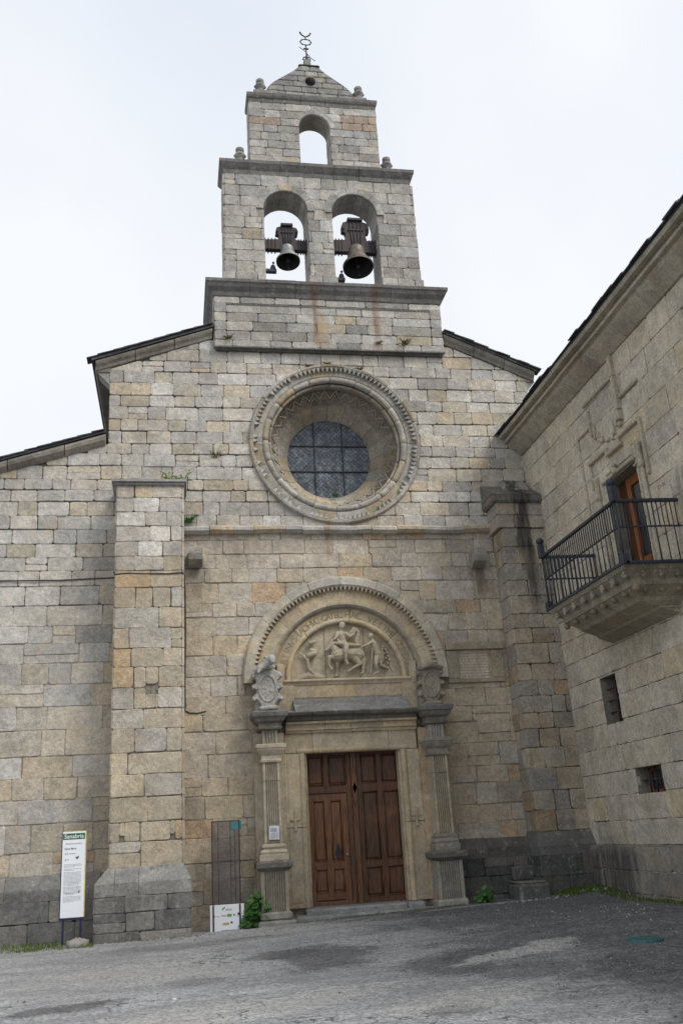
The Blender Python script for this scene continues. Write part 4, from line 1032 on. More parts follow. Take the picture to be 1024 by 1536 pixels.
for z in (2.45, 2.25, 1.0): ms.prism([(3.0, z-.12), (3.035, z-.22), (3.07, z-.12), (3.07, z+.12), (3.035, z+.22), (3.0, z+.12)], lambda u, v, w: (u, DY-.05-w, v), -.02, .025, md, bev=.01)
ms.box(2.90, 2.985, DY-.02, DY+.04, .47, 2.3, .006, dk); ms.build('meeting_stile', M['door'], door)
wb = MB(); wb.box(2.20, 2.96, DY-.04, DY+.04, .465, .555, .012, (1.1, 1.1, 1.15)); wb.build('weather_board', M['door'], door)
kp = MB(); kp.prism([(2.70, 1.17), (2.755, 1.32), (2.70, 1.47), (2.645, 1.32)], lambda u, v, w: (u, DY-.003-w, v), 0, .02); kp.build('key_plate', M['iron'], door)
kn = MB(); kn.sphere((2.845, DY-.05, 1.27), .028, 6); kn.tube([(2.845, DY, 1.27), (2.845, DY-.05, 1.27)], .012, 6); kn.build('door_knob', M['bronze'], door)

# ================================================================ BUTTRESSES
def side_map(x, sgn): return lambda u, v, w: (x+sgn*w, u, v)
def buttress_left():
    D = .70; mb = MB(); mb.box(-1.01, .10, -D+.012, .1, .2, 7.62, 0, (.2, .19, .17))
    b = mb.build('buttress', M['mortar'], church)
    s = MB(); rows = rows_between(1.30, 6.05, .335, .15)+rows_between(6.05, 7.62, .265, .1)[1:]
    ashlar(s, rows, -1.025, .085, WALLMAP(-D), pal_butt, (.28, .72), gap=.007, rough=.008, jt=.009, rects=[(-.50, -.30, 3.95, 4.12), (-.88, -.80, 1.70, 1.77), (-.10, -.02, 1.69, 1.76)])
    ashlar(s, rows, -D, .0, side_map(-1.025, -1), pal_butt, (.3, .6)); 
    for r in range(len(rows)-1):                              # splayed right-hand arris and right side
        c = pal_butt(0, (rows[r]+rows[r+1])/2); a, z0, z1 = .012, rows[r]+.006, rows[r+1]-.006
        s.add([(.09, -D, z0), (.128, -D+.05, z0), (.128, .0, z0), (.09, -D, z1), (.128, -D+.05, z1), (.128, 0, z1)], [(0, 1, 4, 3), (1, 2, 5, 4)], c)
    s.box(-.49, -.31, -D+.06, -D+.1, 3.95, 4.12, 0, (.3, .26, .19))
    for a in (-.88, -.10): s.box(a-.005, a+.085, -D+.05, -D+.09, 1.68, 1.78, 0, (.34, .29, .22))
    s.build('facing_stones', M['butt'], b)
    p = MB(); pd = .86
    p.box(-1.20, .19, -pd+.02, 0, .0, 1.05, 0, (.15, .15, .14))
    rw_ = [.12, .40, .67, .90]
    ashlar(p, rw_, -1.215, .215, WALLMAP(-pd), pal_plinth, (.35, .9), gap=.007, bev=.012, rough=.008)
    ashlar(p, rw_, -pd, .0, side_map(.215, 1), pal_plinth, (.4, .7)); ashlar(p, rw_, -pd, .0, side_map(-1.215, -1), pal_plinth, (.4, .7))
    for xa, xb in ((-1.225, -.93), (-.925, -.57), (-.565, .225)):      # weathered chamfer stones
        la = -1.035 if xa < -1.2 else xa; rb = .11 if xb > .2 else xb; c = jit((.25, .245, .225), .1); d = pd+R.uniform(0, .012)
        p.add([(xa, -d, .905), (xb, -d, .905), (xa, -d, 1.09), (xb, -d, 1.09), (la, -D-.005, 1.32), (rb, -D-.005, 1.32), (xa, 0, .905), (xb, 0, .905), (xa, 0, 1.09), (xb, 0, 1.09), (la, 0, 1.32), (rb, 0, 1.32)],
              [(0, 1, 3, 2), (2, 3, 5, 4), (0, 2, 8, 6), (2, 4, 10, 8), (1, 7, 9, 3), (3, 9, 11, 5), (0, 6, 7, 1)], c)
    p.build('buttress_plinth', M['plinth'], b)
    c = MB(); c.box(-1.08, .15, -D-.07, 0, 7.60, 7.66, .02, (.27, .26, .25)); 
    c.add([(-1.12, -D-.10, 7.655), (.175, -D-.10, 7.655), (.175, .0, 7.655), (-1.12, 0, 7.655), (-1.12, -D-.10, 7.70), (.175, -D-.10, 7.70), (.175, .0, 7.70), (-1.12, 0, 7.70), (-.86, -.38, 7.84), (-.08, -.38, 7.84), (-.08, 0, 7.84), (-.86, 0, 7.84)],
          [(0, 1, 2, 3), (0, 1, 5, 4), (1, 2, 6, 5), (0, 4, 7, 3), (4, 5, 9, 8), (5, 6, 10, 9), (4, 8, 11, 7), (8, 9, 10, 11)], (.30, .295, .285))
    c.add([(-.80, -.36, 7.83), (-.15, -.36, 7.83), (-.15, 0, 7.83), (-.80, 0, 7.83), (-.52, -.1, 8.02), (-.36, -.1, 8.0), (-.36, 0, 8.02), (-.52, 0, 8.03)], [(0, 1, 5, 4), (1, 2, 6, 5), (0, 4, 7, 3), (4, 5, 6, 7)], (.34, .335, .32))
    c.build('buttress_cap', M['weather'], b)
buttress_left()
def buttress_right():
    D = .53; mb = MB(); mb.box(6.02, 6.97, -D+.012, .1, .2, 7.3, 0)
    b = mb.build('buttress', M['mortar_d'], church); b['label'] = 'dark-streaked right-hand buttress'
    s = MB(); rows = rows_between(1.45, 6.85, .31, .18)
    ashlar(s, rows, 6.0, 6.98, WALLMAP(-D), pal_right, (.25, .6), gap=.007, rough=.012, jt=.01)
    ashlar(s, rows, -D, .0, side_map(6.0, -1), pal_right, (.25, .55), gap=.007, rough=.008)
    rows = rows_between(6.85, 7.36, .25, .05)
    s.box(5.95, 6.86, -D-.02, .1, 6.86, 7.36, 0, (.2, .19, .17))
    ashlar(s, rows, 5.93, 6.88, WALLMAP(-D-.04), pal_right, (.3, .6)); ashlar(s, rows, -D-.04, .0, side_map(5.93, -1), pal_right, (.3, .6))
    s.build('facing_stones', M['butt_r'], b)
    p = MB(); pd = .70
    p.box(5.94, 7.0, -pd+.02, 0, .0, 1.1, 0, (.06, .06, .055)); rw_ = rows_between(.1, 1.08, .3, .15)
    ashlar(p, rw_, 5.92, 7.0, WALLMAP(-pd), pal_plinth_dark, (.35, .8)); ashlar(p, rw_, -pd, .0, side_map(5.92, -1), pal_plinth_dark, (.3, .6))
    p.add([(5.91, -pd-.01, 1.08), (7.0, -pd-.01, 1.08), (5.91, -pd-.01, 1.22), (7.0, -pd-.01, 1.22), (5.99, -D, 1.46), (7.0, -D, 1.46), (5.91, 0, 1.08), (5.91, 0, 1.22), (5.99, 0, 1.46)],
          [(0, 1, 3, 2), (2, 3, 5, 4), (0, 2, 7, 6), (2, 4, 8, 7), (0, 6, 1)], (.13, .128, .12))
    p.build('buttress_plinth', M['plinth'], b)
    c = MB(); c.box(5.83, 6.87, -D-.13, .0, 7.34, 7.52, .04, (.15, .145, .13))
    c.add([(5.84, -D-.12, 7.50), (6.86, -D-.12, 7.50), (6.86, 0, 7.9), (5.84, 0, 7.9), (5.84, 0, 7.50), (6.86, 0, 7.5)], [(0, 1, 2, 3), (0, 3, 4), (1, 5, 2)], (.14, .135, .12))
    c.add([(6.2, -.33, 7.66), (6.75, -.33, 7.66), (6.75, 0, 7.8), (6.2, 0, 7.8), (6.3, -.2, 7.87), (6.72, -.2, 7.87), (6.72, 0, 8.03), (6.3, 0, 8.03)], [(0, 1, 5, 4), (4, 5, 6, 7), (0, 4, 7, 3), (1, 2, 6, 5)], (.33, .31, .27))
    c.build('buttress_cap', M['butt_r'], b)
buttress_right()

# ================================================================ BELFRY
bb = MB(); bb.box(.76, 5.35, -.085, 1.25, 10.70, 11.95, 0)
base = bb.build('belfry_base', M['mortar_d'], church)
bs = MB(); BMAP = WALLMAP(-.10)
ashlar(bs, rows_between(10.91, 11.74, .205, .06), .97, 5.14, BMAP, pal_tower, (.4, .82), gap=.007, split=0, rough=.003)
for x0, x1 in ((.735, .965), (5.145, 5.37)):
    ashlar(bs, rows_between(10.91, 11.74, .205, .06), x0, x1, WALLMAP(-.115), pal_tower, (.3, .3), gap=.008)
ashlar(bs, [10.76, 10.91], .735, 5.375, WALLMAP(-.12), pal_tower, (.3, .75), gap=.01)
ashlar(bs, [11.735, 11.88], .735, 5.37, WALLMAP(-.118), pal_tower, (.5, .95), gap=.01)
ashlar(bs, rows_between(10.76, 11.9, .23, .06), -.1, 1.25, side_map(.735, -1), pal_tower, (.4, .7))
ashlar(bs, rows_between(10.76, 11.9, .23, .06), -.1, 1.25, side_map(5.37, 1), pal_tower, (.4, .7))
bs.build('base_facing', M['belfry'], base)
for a, b, c, d in ((.97, 5.14, 11.715, 11.74), (.955, .975, 10.91, 11.73), (5.135, 5.15, 10.91, 11.73)): pass
def pal_corn(u, v): return jit((.155, .15, .14), .1)
cb = MB(); cornice(cb, .735, 5.37, -.12, 1.25, [(.0, 11.86), (.03, 11.89), (.05, 11.97), (.12, 12.05), (.15, 12.12), (.17, 12.135), (.175, 12.20), (.12, 12.23), (0, 12.24)], pal_corn, 8)
cb.build('belfry_cornice', M['weather'], base)
for fa in ((.955, 5.15, [(-.09, 11.70), (-.125, 11.70), (-.13, 11.735), (-.09, 11.735)], 6), (.72, 5.39, [(-.09, 10.74), (-.14, 10.745), (-.14, 10.775), (-.09, 10.775)], 7)):
    fl = MB(); mould_x(fl, *fa, lambda u, v: (.17, .165, .155)); fl.build('fillet', M['weather'], base)

def arch_hole(cx, r, zs, z0, n=20): return [(cx-r, z0), (cx+r, z0)]+arc(cx, zs, r, 0, pi, n)
STAGE = dict(L=(2.26, .465, 14.12), Rr=(3.735, .49, 14.11))
Y0, Y1 = -.01, .64
lo_l = lambda v: .955+.04*(v-12.5)/2.45; lo_r = lambda v: 5.075-.08*(v-12.5)/2.45
st = MB(); plate(st, [(lo_l(12.2)+.012, 12.18), (lo_r(12.2)-.012, 12.18), (lo_r(15)-.012, 15.0), (lo_l(15)+.012, 15.0)], [arch_hole(*STAGE['L'], 12.24), arch_hole(*STAGE['Rr'], 12.24)], .012+Y0, Y1, mapf=lambda u, v, w: (u, w, v))
stage = st.build('bell_stage', M['bulk'], church)
sf = MB(); SM = WALLMAP(Y0); rws = rows_between(12.52, 14.96, .262, .1)
cir = [(2.26, 14.12, .62, 14.131), (3.735, 14.11, .64, 14.121)]
rct = [(1.795, 2.725, 12, 14.13), (3.245, 4.225, 12, 14.12)]
ashlar(sf, rws, lo_l, lo_r, SM, pal_tower, (.28, .62), gap=.007, split=.03, circles=cir, rects=rct, rough=.004)
for a, b in ((lo_l(12.4)-.03, 1.795), (2.69, 3.28), (4.225, lo_r(12.4)+.035)):
    ashlar(sf, [12.24, 12.52], a, b, WALLMAP(Y0-.035), pal_tower, (.3, .5), gap=.01)
for x, s_ in ((.965, -1), (5.06, 1)): ashlar(sf, rws, Y0, Y1, side_map(x, s_), pal_tower, (.3, .45), gap=.01)
sf.build('stage_facing', M['belfry'], stage)
for cx, r, zs in STAGE.values():
    a = MB(); ring(a, cx, zs, [(r+.005, -.06), (r, .0), (r+.015, .018), (r+.165, .018), (r+.18, .0), (r+.18, -.06)], 0, pi, SM, 7, pal_tower, seg=4, gap=.007); a.build('arch_stones', M['belfry'], stage)
for cx, r, zs in STAGE.values():                             # reveals of the arches: joints between the stones
    rv = MB()
    for s_ in (-1, 1): ashlar(rv, rows_between(12.24, 14.12, .26, .1), Y0+.02, Y1, side_map(cx+s_*(r+.0), -s_), pal_tower, (.25, .45), gap=.007, p0=-.008, rough=.003, skirt=.02)
    for i in range(9):
        a0, a1 = pi*i/9+.012, pi*(i+1)/9-.012; c = pal_tower(0, 0); k = [a0, (a0+a1)/2, a1]
        vs = [(cx+(r-.008)*cos(t), y, zs+(r-.008)*sin(t)) for y in (Y0+.02, Y1) for t in k]
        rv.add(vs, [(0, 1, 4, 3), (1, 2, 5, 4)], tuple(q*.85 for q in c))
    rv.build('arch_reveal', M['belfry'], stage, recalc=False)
c2 = MB(); cornice(c2, .995, 4.995, Y0, Y1, [(.0, 14.94), (.025, 14.96), (.03, 15.06), (.06, 15.10), (.10, 15.17), (.115, 15.19), (.12, 15.265), (.08, 15.29), (0, 15.30)], pal_corn, 7); c2.build('belfry_cornice', M['weather'], stage)
UY0, UY1 = .03, .52
us = MB(); U = (2.985, .345, 16.35)
plate(us, [(1.565, 15.28), (4.385, 15.28), (4.365, 16.95), (1.58, 16.95)], [arch_hole(*U, 15.31)], UY0+.012, UY1, mapf=lambda u, v, w: (u, w, v))
upper = us.build('upper_stage', M['bulk'], church)
def pal_top(u, v):
    if 16.42 < v < 16.66 and (u < 2.4 or u > 3.55) and R.random() < .8: return jit((.34, .265, .215), .1)
    return pal_tower(u, v)
uf = MB(); UM = WALLMAP(UY0); rws = rows_between(15.30, 16.95, .205, .06)
ashlar(uf, rws, 1.55, 4.40, UM, pal_top, (.28, .6), gap=.007, split=.02, circles=[(2.985, 16.35, .46, 16.361)], rects=[(2.64, 3.33, 15, 16.36)], rough=.004)
for x, s_ in ((1.56, -1), (4.39, 1)): ashlar(uf, rws, UY0, UY1, side_map(x, s_), pal_top, (.25, .4), gap=.01)
for s_ in (-1, 1): ashlar(uf, rows_between(15.3, 16.35, .2, .1), UY0+.02, UY1, side_map(U[0]+s_*U[1], -s_), pal_tower, (.2, .4), gap=.007, p0=-.008, rough=.003, skirt=.02)
uf.build('stage_facing', M['belfry'], upper)
a = MB(); ring(a, U[0], U[2], [(.35, -.06), (.345, .0), (.36, .018), (.46, .018), (.475, .0), (.475, -.06)], 0, pi, UM, 6, pal_tower, seg=4, gap=.007); a.build('arch_stones', M['belfry'], upper)
c3 = MB(); cornice(c3, 1.575, 4.375, UY0, UY1, [(.0, 16.93), (.02, 16.94), (.025, 17.03), (.05, 17.06), (.065, 17.10), (.07, 17.17), (.04, 17.19), (0, 17.20)], pal_corn, 5); c3.build('belfry_cornice', M['weather'], upper)
# crowning gable with an eyelet
half = [(1.03, 17.19), (1.02, 17.29), (.965, 17.42), (.91, 17.50), (.84, 17.58), (.75, 17.66), (.64, 17.745), (.50, 17.85), (.37, 17.95), (.28, 18.04), (.21, 18.12)]
gx = 2.955; ol = [(gx+u, v) for u, v in half]+[(gx-u, v) for u, v in half[::-1]]
cp = MB(); plate(cp, ol, [arc(2.96, 17.66, .135, 0, 2*pi, 20)[:-1]], .08+.012, .46, (.16, .155, .145), mapf=lambda u, v, w: (u, w, v))
cap = cp.build('crowning_gable', M['weather'], church)
def top_planes():
    ps = []
    return ps
cf = MB(); CM = WALLMAP(.08)
def curve_x(v):
    for (u0_, v0), (u1_, v1) in zip(half, half[1:]):
        if v0 <= v <= v1 and v1 > v0: return lerp(u0_, u1_, (v-v0)/(v1-v0))
    return .2
rws = rows_between(17.20, 18.10, .15, .05)
for r in range(len(rws)-1):
    a_, b_ = rws[r], rws[r+1]; xa, xb = curve_x(a_+.001)-.03, curve_x(b_-.001)-.03
    u = -max(xa, xb)
    while u < max(xa, xb)-.01:
        w = R.uniform(.25, .5); e = min(max(xa, xb), u+w)
        if max(xa, xb)-e < .12: e = max(xa, xb)
        sl_ = (xb-xa)/(b_-a_)
        poly = [(gx+u+.004, a_+.004), (gx+e-.004, a_+.004), (gx+e-.004, b_-.004), (gx+u+.004, b_-.004)]
        poly = clip(clip(poly, 1, -sl_, gx+xa-sl_*a_), -1, -sl_, -gx+xa-sl_*a_)
        if len(poly) > 2:
            hs = [poly]
            if min(p[0] for p in poly) < 2.96 < max(p[0] for p in poly) and min(p[1] for p in poly) < 17.80 and max(p[1] for p in poly) > 17.52: hs = [clip(poly, 1, 0, 2.96), clip(poly, -1, 0, -2.96)]
            for poly in hs:
              poly = minus_circle(poly, 2.96, 17.66, .135)
              if len(poly) > 2: block(cf, poly, CM, jit(R.choice([(.29, .285, .275), (.25, .245, .24), (.33, .31, .27)]), .12), rough=.004)
        u = e
cf.build('gable_facing', M['weather'], cap)
bc = MB(); bc.tube([(2.96+.137*cos(t), .075, 17.66+.137*sin(t)) for t in [2*pi*k/20 for k in range(20)]], .02, 6, (.24, .235, .225), closed=True); bc.build('eyelet_rim', M['weather'], cap)
ms_ = MB(); ms_.box(2.72, 3.19, .05, .48, 18.09, 18.16, .03, jit=.01); ms_.build('mossy_cap_stone', M['moss'], cap)
pd_ = MB(); pd_.box(2.86, 3.02, .17, .33, 18.15, 18.42, .015, (.24, .235, .22)); pd_.build('vane_pedestal', M['weather'], cap)
# weather vane
vn = MB(); vx, vy = 2.94, .25
vn.tube([(vx, vy, 18.40), (vx, vy, 18.86)], .014, 6); vn.tube([(vx, vy, 18.40), (vx+.01, vy, 18.62)], [.05, .02], 8)
for s_ in (-1, 1): vn.tube([(vx, vy, 18.55), (vx+s_*.06, vy, 18.54), (vx+s_*.09, vy, 18.46)], .014, 6)
vn.box(vx-.06, vx+.06, vy-.015, vy+.015, 18.775, 18.80)
for k in range(4): 
    c_, s_ = cos(pi/2*k+pi/4), sin(pi/2*k+pi/4)
vn.tube([(vx+.125*cos(t), vy, 18.985+.085*sin(t)) for t in [2*pi*k/18 for k in range(18)]], .012, 6, closed=True)
for t in [2*pi*k/8 for k in range(8)]: vn.sphere((vx+.125*cos(t), vy, 18.985+.085*sin(t)), .020, 4)
vn.tube([(vx, vy, 18.86), (vx, vy, 18.90)], .014, 6)
vn.tube([(vx, vy, 19.07), (vx, vy, 19.13)], .012, 6)
vn.tube([(vx-.125, vy, 19.27), (vx-.085, vy, 19.19), (vx, vy, 19.135), (vx+.085, vy, 19.19), (vx+.125, vy, 19.26)], [.022, .018, .016, .018, .022], 6)
vn.tube([(vx-.16, vy, 18.83), (vx-.03, vy, 18.72), (vx+.10, vy, 18.53), (vx+.20, vy, 18.45)], .008, 5)
vn.build('weather_vane', M['iron'], cap)
# finials
def finial(cx, cy, z0, h, parent_):
    f = MB(); k = h/.36
    f.box(cx-.16, cx+.16, cy-.12, cy+.12, z0-.10, z0+.02, .015, (.25, .245, .23))
    f.lathe([(.11, 0), (.115, .03*k), (.10, .06*k), (.065, .085*k), (.085, .12*k), (.115, .17*k), (.118, .205*k), (.095, .245*k), (.058, .265*k), (.085, .285*k), (.092, .31*k), (.09, .36*k), (.06, .375*k), (.001, .378*k)], cx, cy, z0, 12, (.24, .235, .225))
    [f.sphere((cx+.105*cos(a_), cy+.105*sin(a_), z0+.19*k), .035, 4, (.27, .265, .25)) for a_ in (0, 1.57, 3.14, 4.71)]; f.build('stone_finial', M['weather'], parent_)
finial(1.83, .12, 17.26, .36, upper); finial(4.06, .12, 17.26, .36, upper); finial(1.345, .18, 15.38, .38, stage); finial(4.59, .18, 15.38, .38, stage)

# ================================================================ ROOFS
def roof_slates(mb, pts, n, th=.022, seed=1):
    q = random.Random(seed)
    return mb
rf = MB()
def slab(mb, x0, z0, x1, z1, y0, y1, th, col=(1, 1, 1)):
    L = hypot(x1-x0, z1-z0); nx, nz = -(z1-z0)/L, (x1-x0)/L
    if nz < 0: nx, nz = -nx, -nz
    vs = [(x, y, z) for y in (y0, y1) for x, z in ((x0, z0), (x1, z1), (x1-nx*th, z1-nz*th), (x0-nx*th, z0-nz*th))]
    mb.add(vs, [(0, 1, 2, 3), (4, 5, 6, 7), (0, 1, 5, 4), (1, 2, 6, 5), (2, 3, 7, 6), (3, 0, 4, 7)], col)
def verge(mb, x0, z0, x1, z1, y, seed, d=.26):
    """overlapping slates along a sloping edge, lower end first"""
    q = random.Random(seed); L = hypot(x1-x0, z1-z0); tx, tz = (x1-x0)/L, (z1-z0)/L; nx, nz = -tz, tx
    if nz < 0: nx, nz = -nx, -nz
    s = 0
    while s < L-.05:
        w = q.uniform(.18, .32); t0, t1 = s-.06, min(L, s+w); up = q.uniform(.012, .022); lo_ = q.uniform(0, .006); th = q.uniform(.014, .024); yy = y-q.uniform(0, .03)
        a = (x0+tx*t0+nx*up, z0+tz*t0+nz*up); b = (x0+tx*t1+nx*lo_, z0+tz*t1+nz*lo_)
        slab(mb, a[0], a[1], b[0], b[1], yy, y+d, th, (q.uniform(.7, 1.2),)*3); s += w
AP = (3.31, 12.17)
slab(rf, -1.60, 10.40, AP[0], AP[1]-.03, 1.26, 22, .05); slab(rf, 7.32, 10.42, AP[0], AP[1]-.03, 1.26, 22, .05)
slab(rf, -1.60, 10.40, .72, 10.40+.358*2.32, -.16, 1.27, .05); slab(rf, 7.32, 10.42, 5.38, 10.42+.435*1.94, -.16, 1.27, .05)
verge(rf, -1.62, 10.41, .70, 10.41+.358*2.32, -.18, 4); verge(rf, 7.33, 10.43, 5.40, 10.43+.435*1.93, -.18, 5)
nave = rf.build('nave_roof', M['slate'], church)
cv = MB()
def raking(x0, z0, x1, z1, n, prof):
    for i in range(n):
        a, b = i/n+.003, (i+1)/n-.003; c = jit((.26, .24, .205), .1); m = len(prof); dz = R.uniform(-.006, .006)
        vs = [(lerp(x0, x1, t), y, lerp(z0, z1, t)+z+dz) for t in (a, b) for y, z in prof]
        cv.add(vs, [(j, (j+1) % m, m+(j+1) % m, m+j) for j in range(m)]+[tuple(range(m)), tuple(m+j for j in range(m))], c)
PR = [(.05, -.19), (-.04, -.17), (-.06, -.12), (-.11, -.07), (-.13, -.03), (-.13, .0), (.05, .0)]
raking(-1.52, 10.36, .70, 10.36+.358*2.22, 3, PR); raking(7.26, 10.385, 5.39, 10.385+.435*1.87, 3, PR)
cv.box(-1.53, -1.23, -.02, 22, 10.16, 10.34, .03, (.24, .225, .2)); cv.box(7.08, 7.28, -.02, 22, 10.18, 10.36, .03, (.24, .225, .2))
cv.prism([(-1.25, 10.16), (-1.47, 10.16), (-1.25, 9.93)], lambda u, v, w: (u, w, v), .0, .3, (.3, .29, .27)); cv.prism([(7.1, 10.18), (7.24, 10.18), (7.1, 9.98)], lambda u, v, w: (u, w, v), .0, .3, (.3, .29, .27))
cv.build('raking_cornice', M['weather'], church)
ai = MB(); slab(ai, -9.2, 8.91-.32*7.9, -1.29, 8.91, -.17, 22, .04); verge(ai, -8, 8.915-.32*6.7, -1.30, 8.92, -.19, 6, .4); ai.build('aisle_roof', M['slate'], church)
cv = MB()
PR2 = [(.05, -.22), (-.03, -.21), (-.08, -.18), (-.14, -.13), (-.16, -.07), (-.14, -.02), (.05, -.0)]
for a, b in zip((-1.29, -2.02, -3.0, -4.1, -5.2, -6.3), (-2.01, -2.99, -4.09, -5.19, -6.29, -7.4)): raking(b, 8.87-.32*(-1.29-b), a, 8.87-.32*(-1.29-a), 1, PR2)
cv.build('aisle_cornice', M['weather'], church)
nb = MB(); nb.box(-1.25, 7.1, .9, 21.8, -.2, 10.3); nb.prism([(-1.25, 10.2), (7.1, 10.2), (AP[0], 11.98)], lambda u, v, w: (u, w, v), 21.5, 21.8); nb.prism([(-1.2, 10.2), (7.0, 10.2), (5.3, 11.0), (.6, 11.0)], lambda u, v, w: (u, w, v), 1.0, 1.2)
nb.prism([(-9, -.2), (-1.2, -.2), (-1.2, 8.8), (-9, 6.3)], lambda u, v, w: (u, w, v), .9, 21.8); nb.build('nave_walls', M['bulk'], church)

# ================================================================ THE PALACE ON THE RIGHT
palace = empty('stone_palace', (6.96, 0, 1.2), 'stone mansion at the right with a carved balcony door and an iron railed balcony', 'mansion')
palace.rotation_euler = (0, -.02, 0); palace['_org'] = (0, 0, 1.2)
PM = lambda u, v, w: (-w, u, v)                # u = Y, v = z, w = outwards from the wall
slit = (-2.42, -1.82, 3.035, 3.79); win = (-3.36, -2.53, 1.92, 2.305); dr = (-4.26, -3.22, 4.80, 6.70)
rc_ = lambda r: [(r[0], r[2]), (r[1], r[2]), (r[1], r[3]), (r[0], r[3])]
YE = -13.0
pc = MB(); plate(pc, [(YE, -1.2), (.35, -1.2), (.35, 8.56), (YE, 8.56)], [rc_(slit), rc_(win), rc_(dr)], -.012, -.62, mapf=PM)
pc.build('wall_core', M['mortar_d'], palace)
pw = MB()
prow = [1.19, 1.556, 1.937, 2.30, 2.693, 3.07, 3.45, 3.825]+[3.825+(8.55-3.825)*i/12 for i in range(1, 13)]
ashlar(pw, prow, YE, .3, PM, pal_palace, (.55, 1.25), gap=.006, split=0, rough=.003, jt=.004, bev=.006, rects=[slit, win, dr])
pw.build('palace_wall', M['palace'], palace)
for r in (slit, win, dr):
    rvl = MB()
    for (a, b, c, d) in ((r[0], r[0]+.001, r[2], r[3]), (r[1]-.001, r[1], r[2], r[3]), (r[0], r[1], r[2], r[2]+.001), (r[0], r[1], r[3]-.001, r[3])):
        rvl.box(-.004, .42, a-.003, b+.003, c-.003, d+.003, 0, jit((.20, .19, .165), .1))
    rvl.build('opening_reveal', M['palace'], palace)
pp = MB(); pp.box(-.10, .1, YE, .3, -1.2, 1.16, 0)
ashlar(pp, [-.9, .18, .50, .83, 1.175], YE, .3, lambda u, v, w: (-.12-w, u, v), lambda u, v: jit(R.choice([(.27, .255, .22), (.24, .225, .205), (.30, .28, .24)]), .1), (.6, 1.3), gap=.011, split=0, rough=.003)
pp.box(-.125, .02, YE, .3, 1.17, 1.19, .004, (.25, .24, .215))
pp.build('palace_plinth', M['palace'], palace)
# cornice and roof
pcn = MB(); prof = [(.0, 8.545), (.05, 8.55), (.11, 8.60), (.20, 8.675), (.26, 8.735), (.285, 8.79), (.285, 8.797), (.36, 8.80), (.365, 8.85), (.325, 8.855), (.33, 8.89), (.44, 8.90), (.46, 8.96), (.0, 8.98)]
cuts = [.18]+[-.95*i+R.uniform(-.15, .15) for i in range(1, 13)]+[YE]
for b, a in zip(cuts, cuts[1:]):
    c = jit((.36, .33, .27), .1); m = len(prof); dz = R.uniform(-.004, .004); dw = R.uniform(-.004, .004)
    vs = [(-w-dw, y, z+dz) for y in (a+.003, b-.003) for w, z in prof]
    pcn.add(vs, [(j, (j+1) % m, m+(j+1) % m, m+j) for j in range(m)]+[tuple(range(m)), tuple(m+j for j in range(m))], c)
pcn.build('palace_cornice', M['palace'], palace)
pr = MB(); q = random.Random(11); y = .15
pr.add([(-.46, YE, 8.985), (-.46, .15, 8.985), (8, .15, 12.4), (8, YE, 12.4), (-.46, YE, 9.02), (-.46, .15, 9.02), (8, .15, 12.44), (8, YE, 12.44)], [(0, 1, 2, 3), (4, 5, 6, 7), (0, 1, 5, 4), (1, 2, 6, 5), (2, 3, 7, 6), (3, 0, 4, 7)])
while y > YE:
    w = q.uniform(.28, .5); th = q.uniform(.014, .026); o = q.uniform(.50, .545); t = q.uniform(0, .018)
    for lay in (0, 1):
        oo = o-.05*lay-q.uniform(0, .02); zz_ = 8.985+.028*lay
        pr.add([(-oo, y-w-.05, zz_+t), (-oo, y, zz_), (0, y, zz_+.2), (0, y-w-.05, zz_+.2+t), (-oo, y-w-.05, zz_+th+t), (-oo, y, zz_+th), (0, y, zz_+th+.2), (0, y-w-.05, zz_+th+.2+t)],
               [(0, 1, 2, 3), (4, 5, 6, 7), (0, 1, 5, 4), (1, 2, 6, 5), (2, 3, 7, 6), (3, 0, 4, 7)])
    y -= w
pr.build('palace_roof', M['slate'], palace)
pb = MB(); pb.box(.6, 8, YE, .3, -1.2, 8.9); pb.build('palace_body', M['bulk'], palace)

# carved mouldings of the balcony door
mo = MB(); pc_ = lambda: jit((.42, .375, .29), .08)
def bar(y0, z0, y1, z1, w=.05, d=.055):
    d *= 1.3
    if abs(y1-y0) > abs(z1-z0): mo.box(-d, .02, min(y0, y1), max(y0, y1), z0-w/2, z0+w/2, .015, pc_())
    else: mo.box(-d-.002, .02, y0-w/2, y0+w/2, min(z0, z1), max(z0, z1), .015, pc_())
bar(-4.13, 8.18, -4.13, 8.55, .10, .07); bar(-4.15, 7.62, -4.15, 8.18, .075, .075); bar(-4.08, 7.63, -4.08, 8.05, .035, .05)
bar(-4.13, 8.22, -2.94, 8.22, .06, .05); bar(-4.80, 7.80, -4.20, 7.80, .06, .05)
bar(-4.12, 7.44, -4.12, 7.60, .12, .085); bar(-4.08, 7.36, -4.08, 7.44, .09, .06)
bar(-3.11, 7.60, -3.11, 8.07, .05); bar(-3.22, 7.50, -3.22, 7.76, .045); bar(-3.33, 7.42, -3.33, 7.58, .06); bar(-3.42, 7.36, -3.42, 7.46, .09)
bar(-3.97, 7.40, -3.97, 7.68, .055); bar(-3.86, 7.32, -3.86, 7.55, .06); bar(-3.78, 7.26, -3.78, 7.38, .08); bar(-3.60, 7.30, -3.60, 7.36, .1)
bar(-3.5, 7.215, -2.82, 7.215, .075, .06); bar(-4.03, 7.10, -3.5, 7.10, .075, .07); bar(-4.62, 7.235, -3.88, 7.235, .07, .06); bar(-3.51, 7.08, -3.51, 7.24, .05, .06); bar(-3.95, 7.08, -3.95, 7.26, .06, .06)
bar(-4.645, 6.36, -4.645, 7.25, .06, .05); bar(-4.665, 6.36, -4.60, 6.36, .05); bar(-2.84, 6.75, -2.84, 7.2, .05, .04)
bar(-2.555, 5.2, -2.555, 7.78, .045, .045); bar(-3.05, 7.78, -2.54, 7.78, .05, .04)
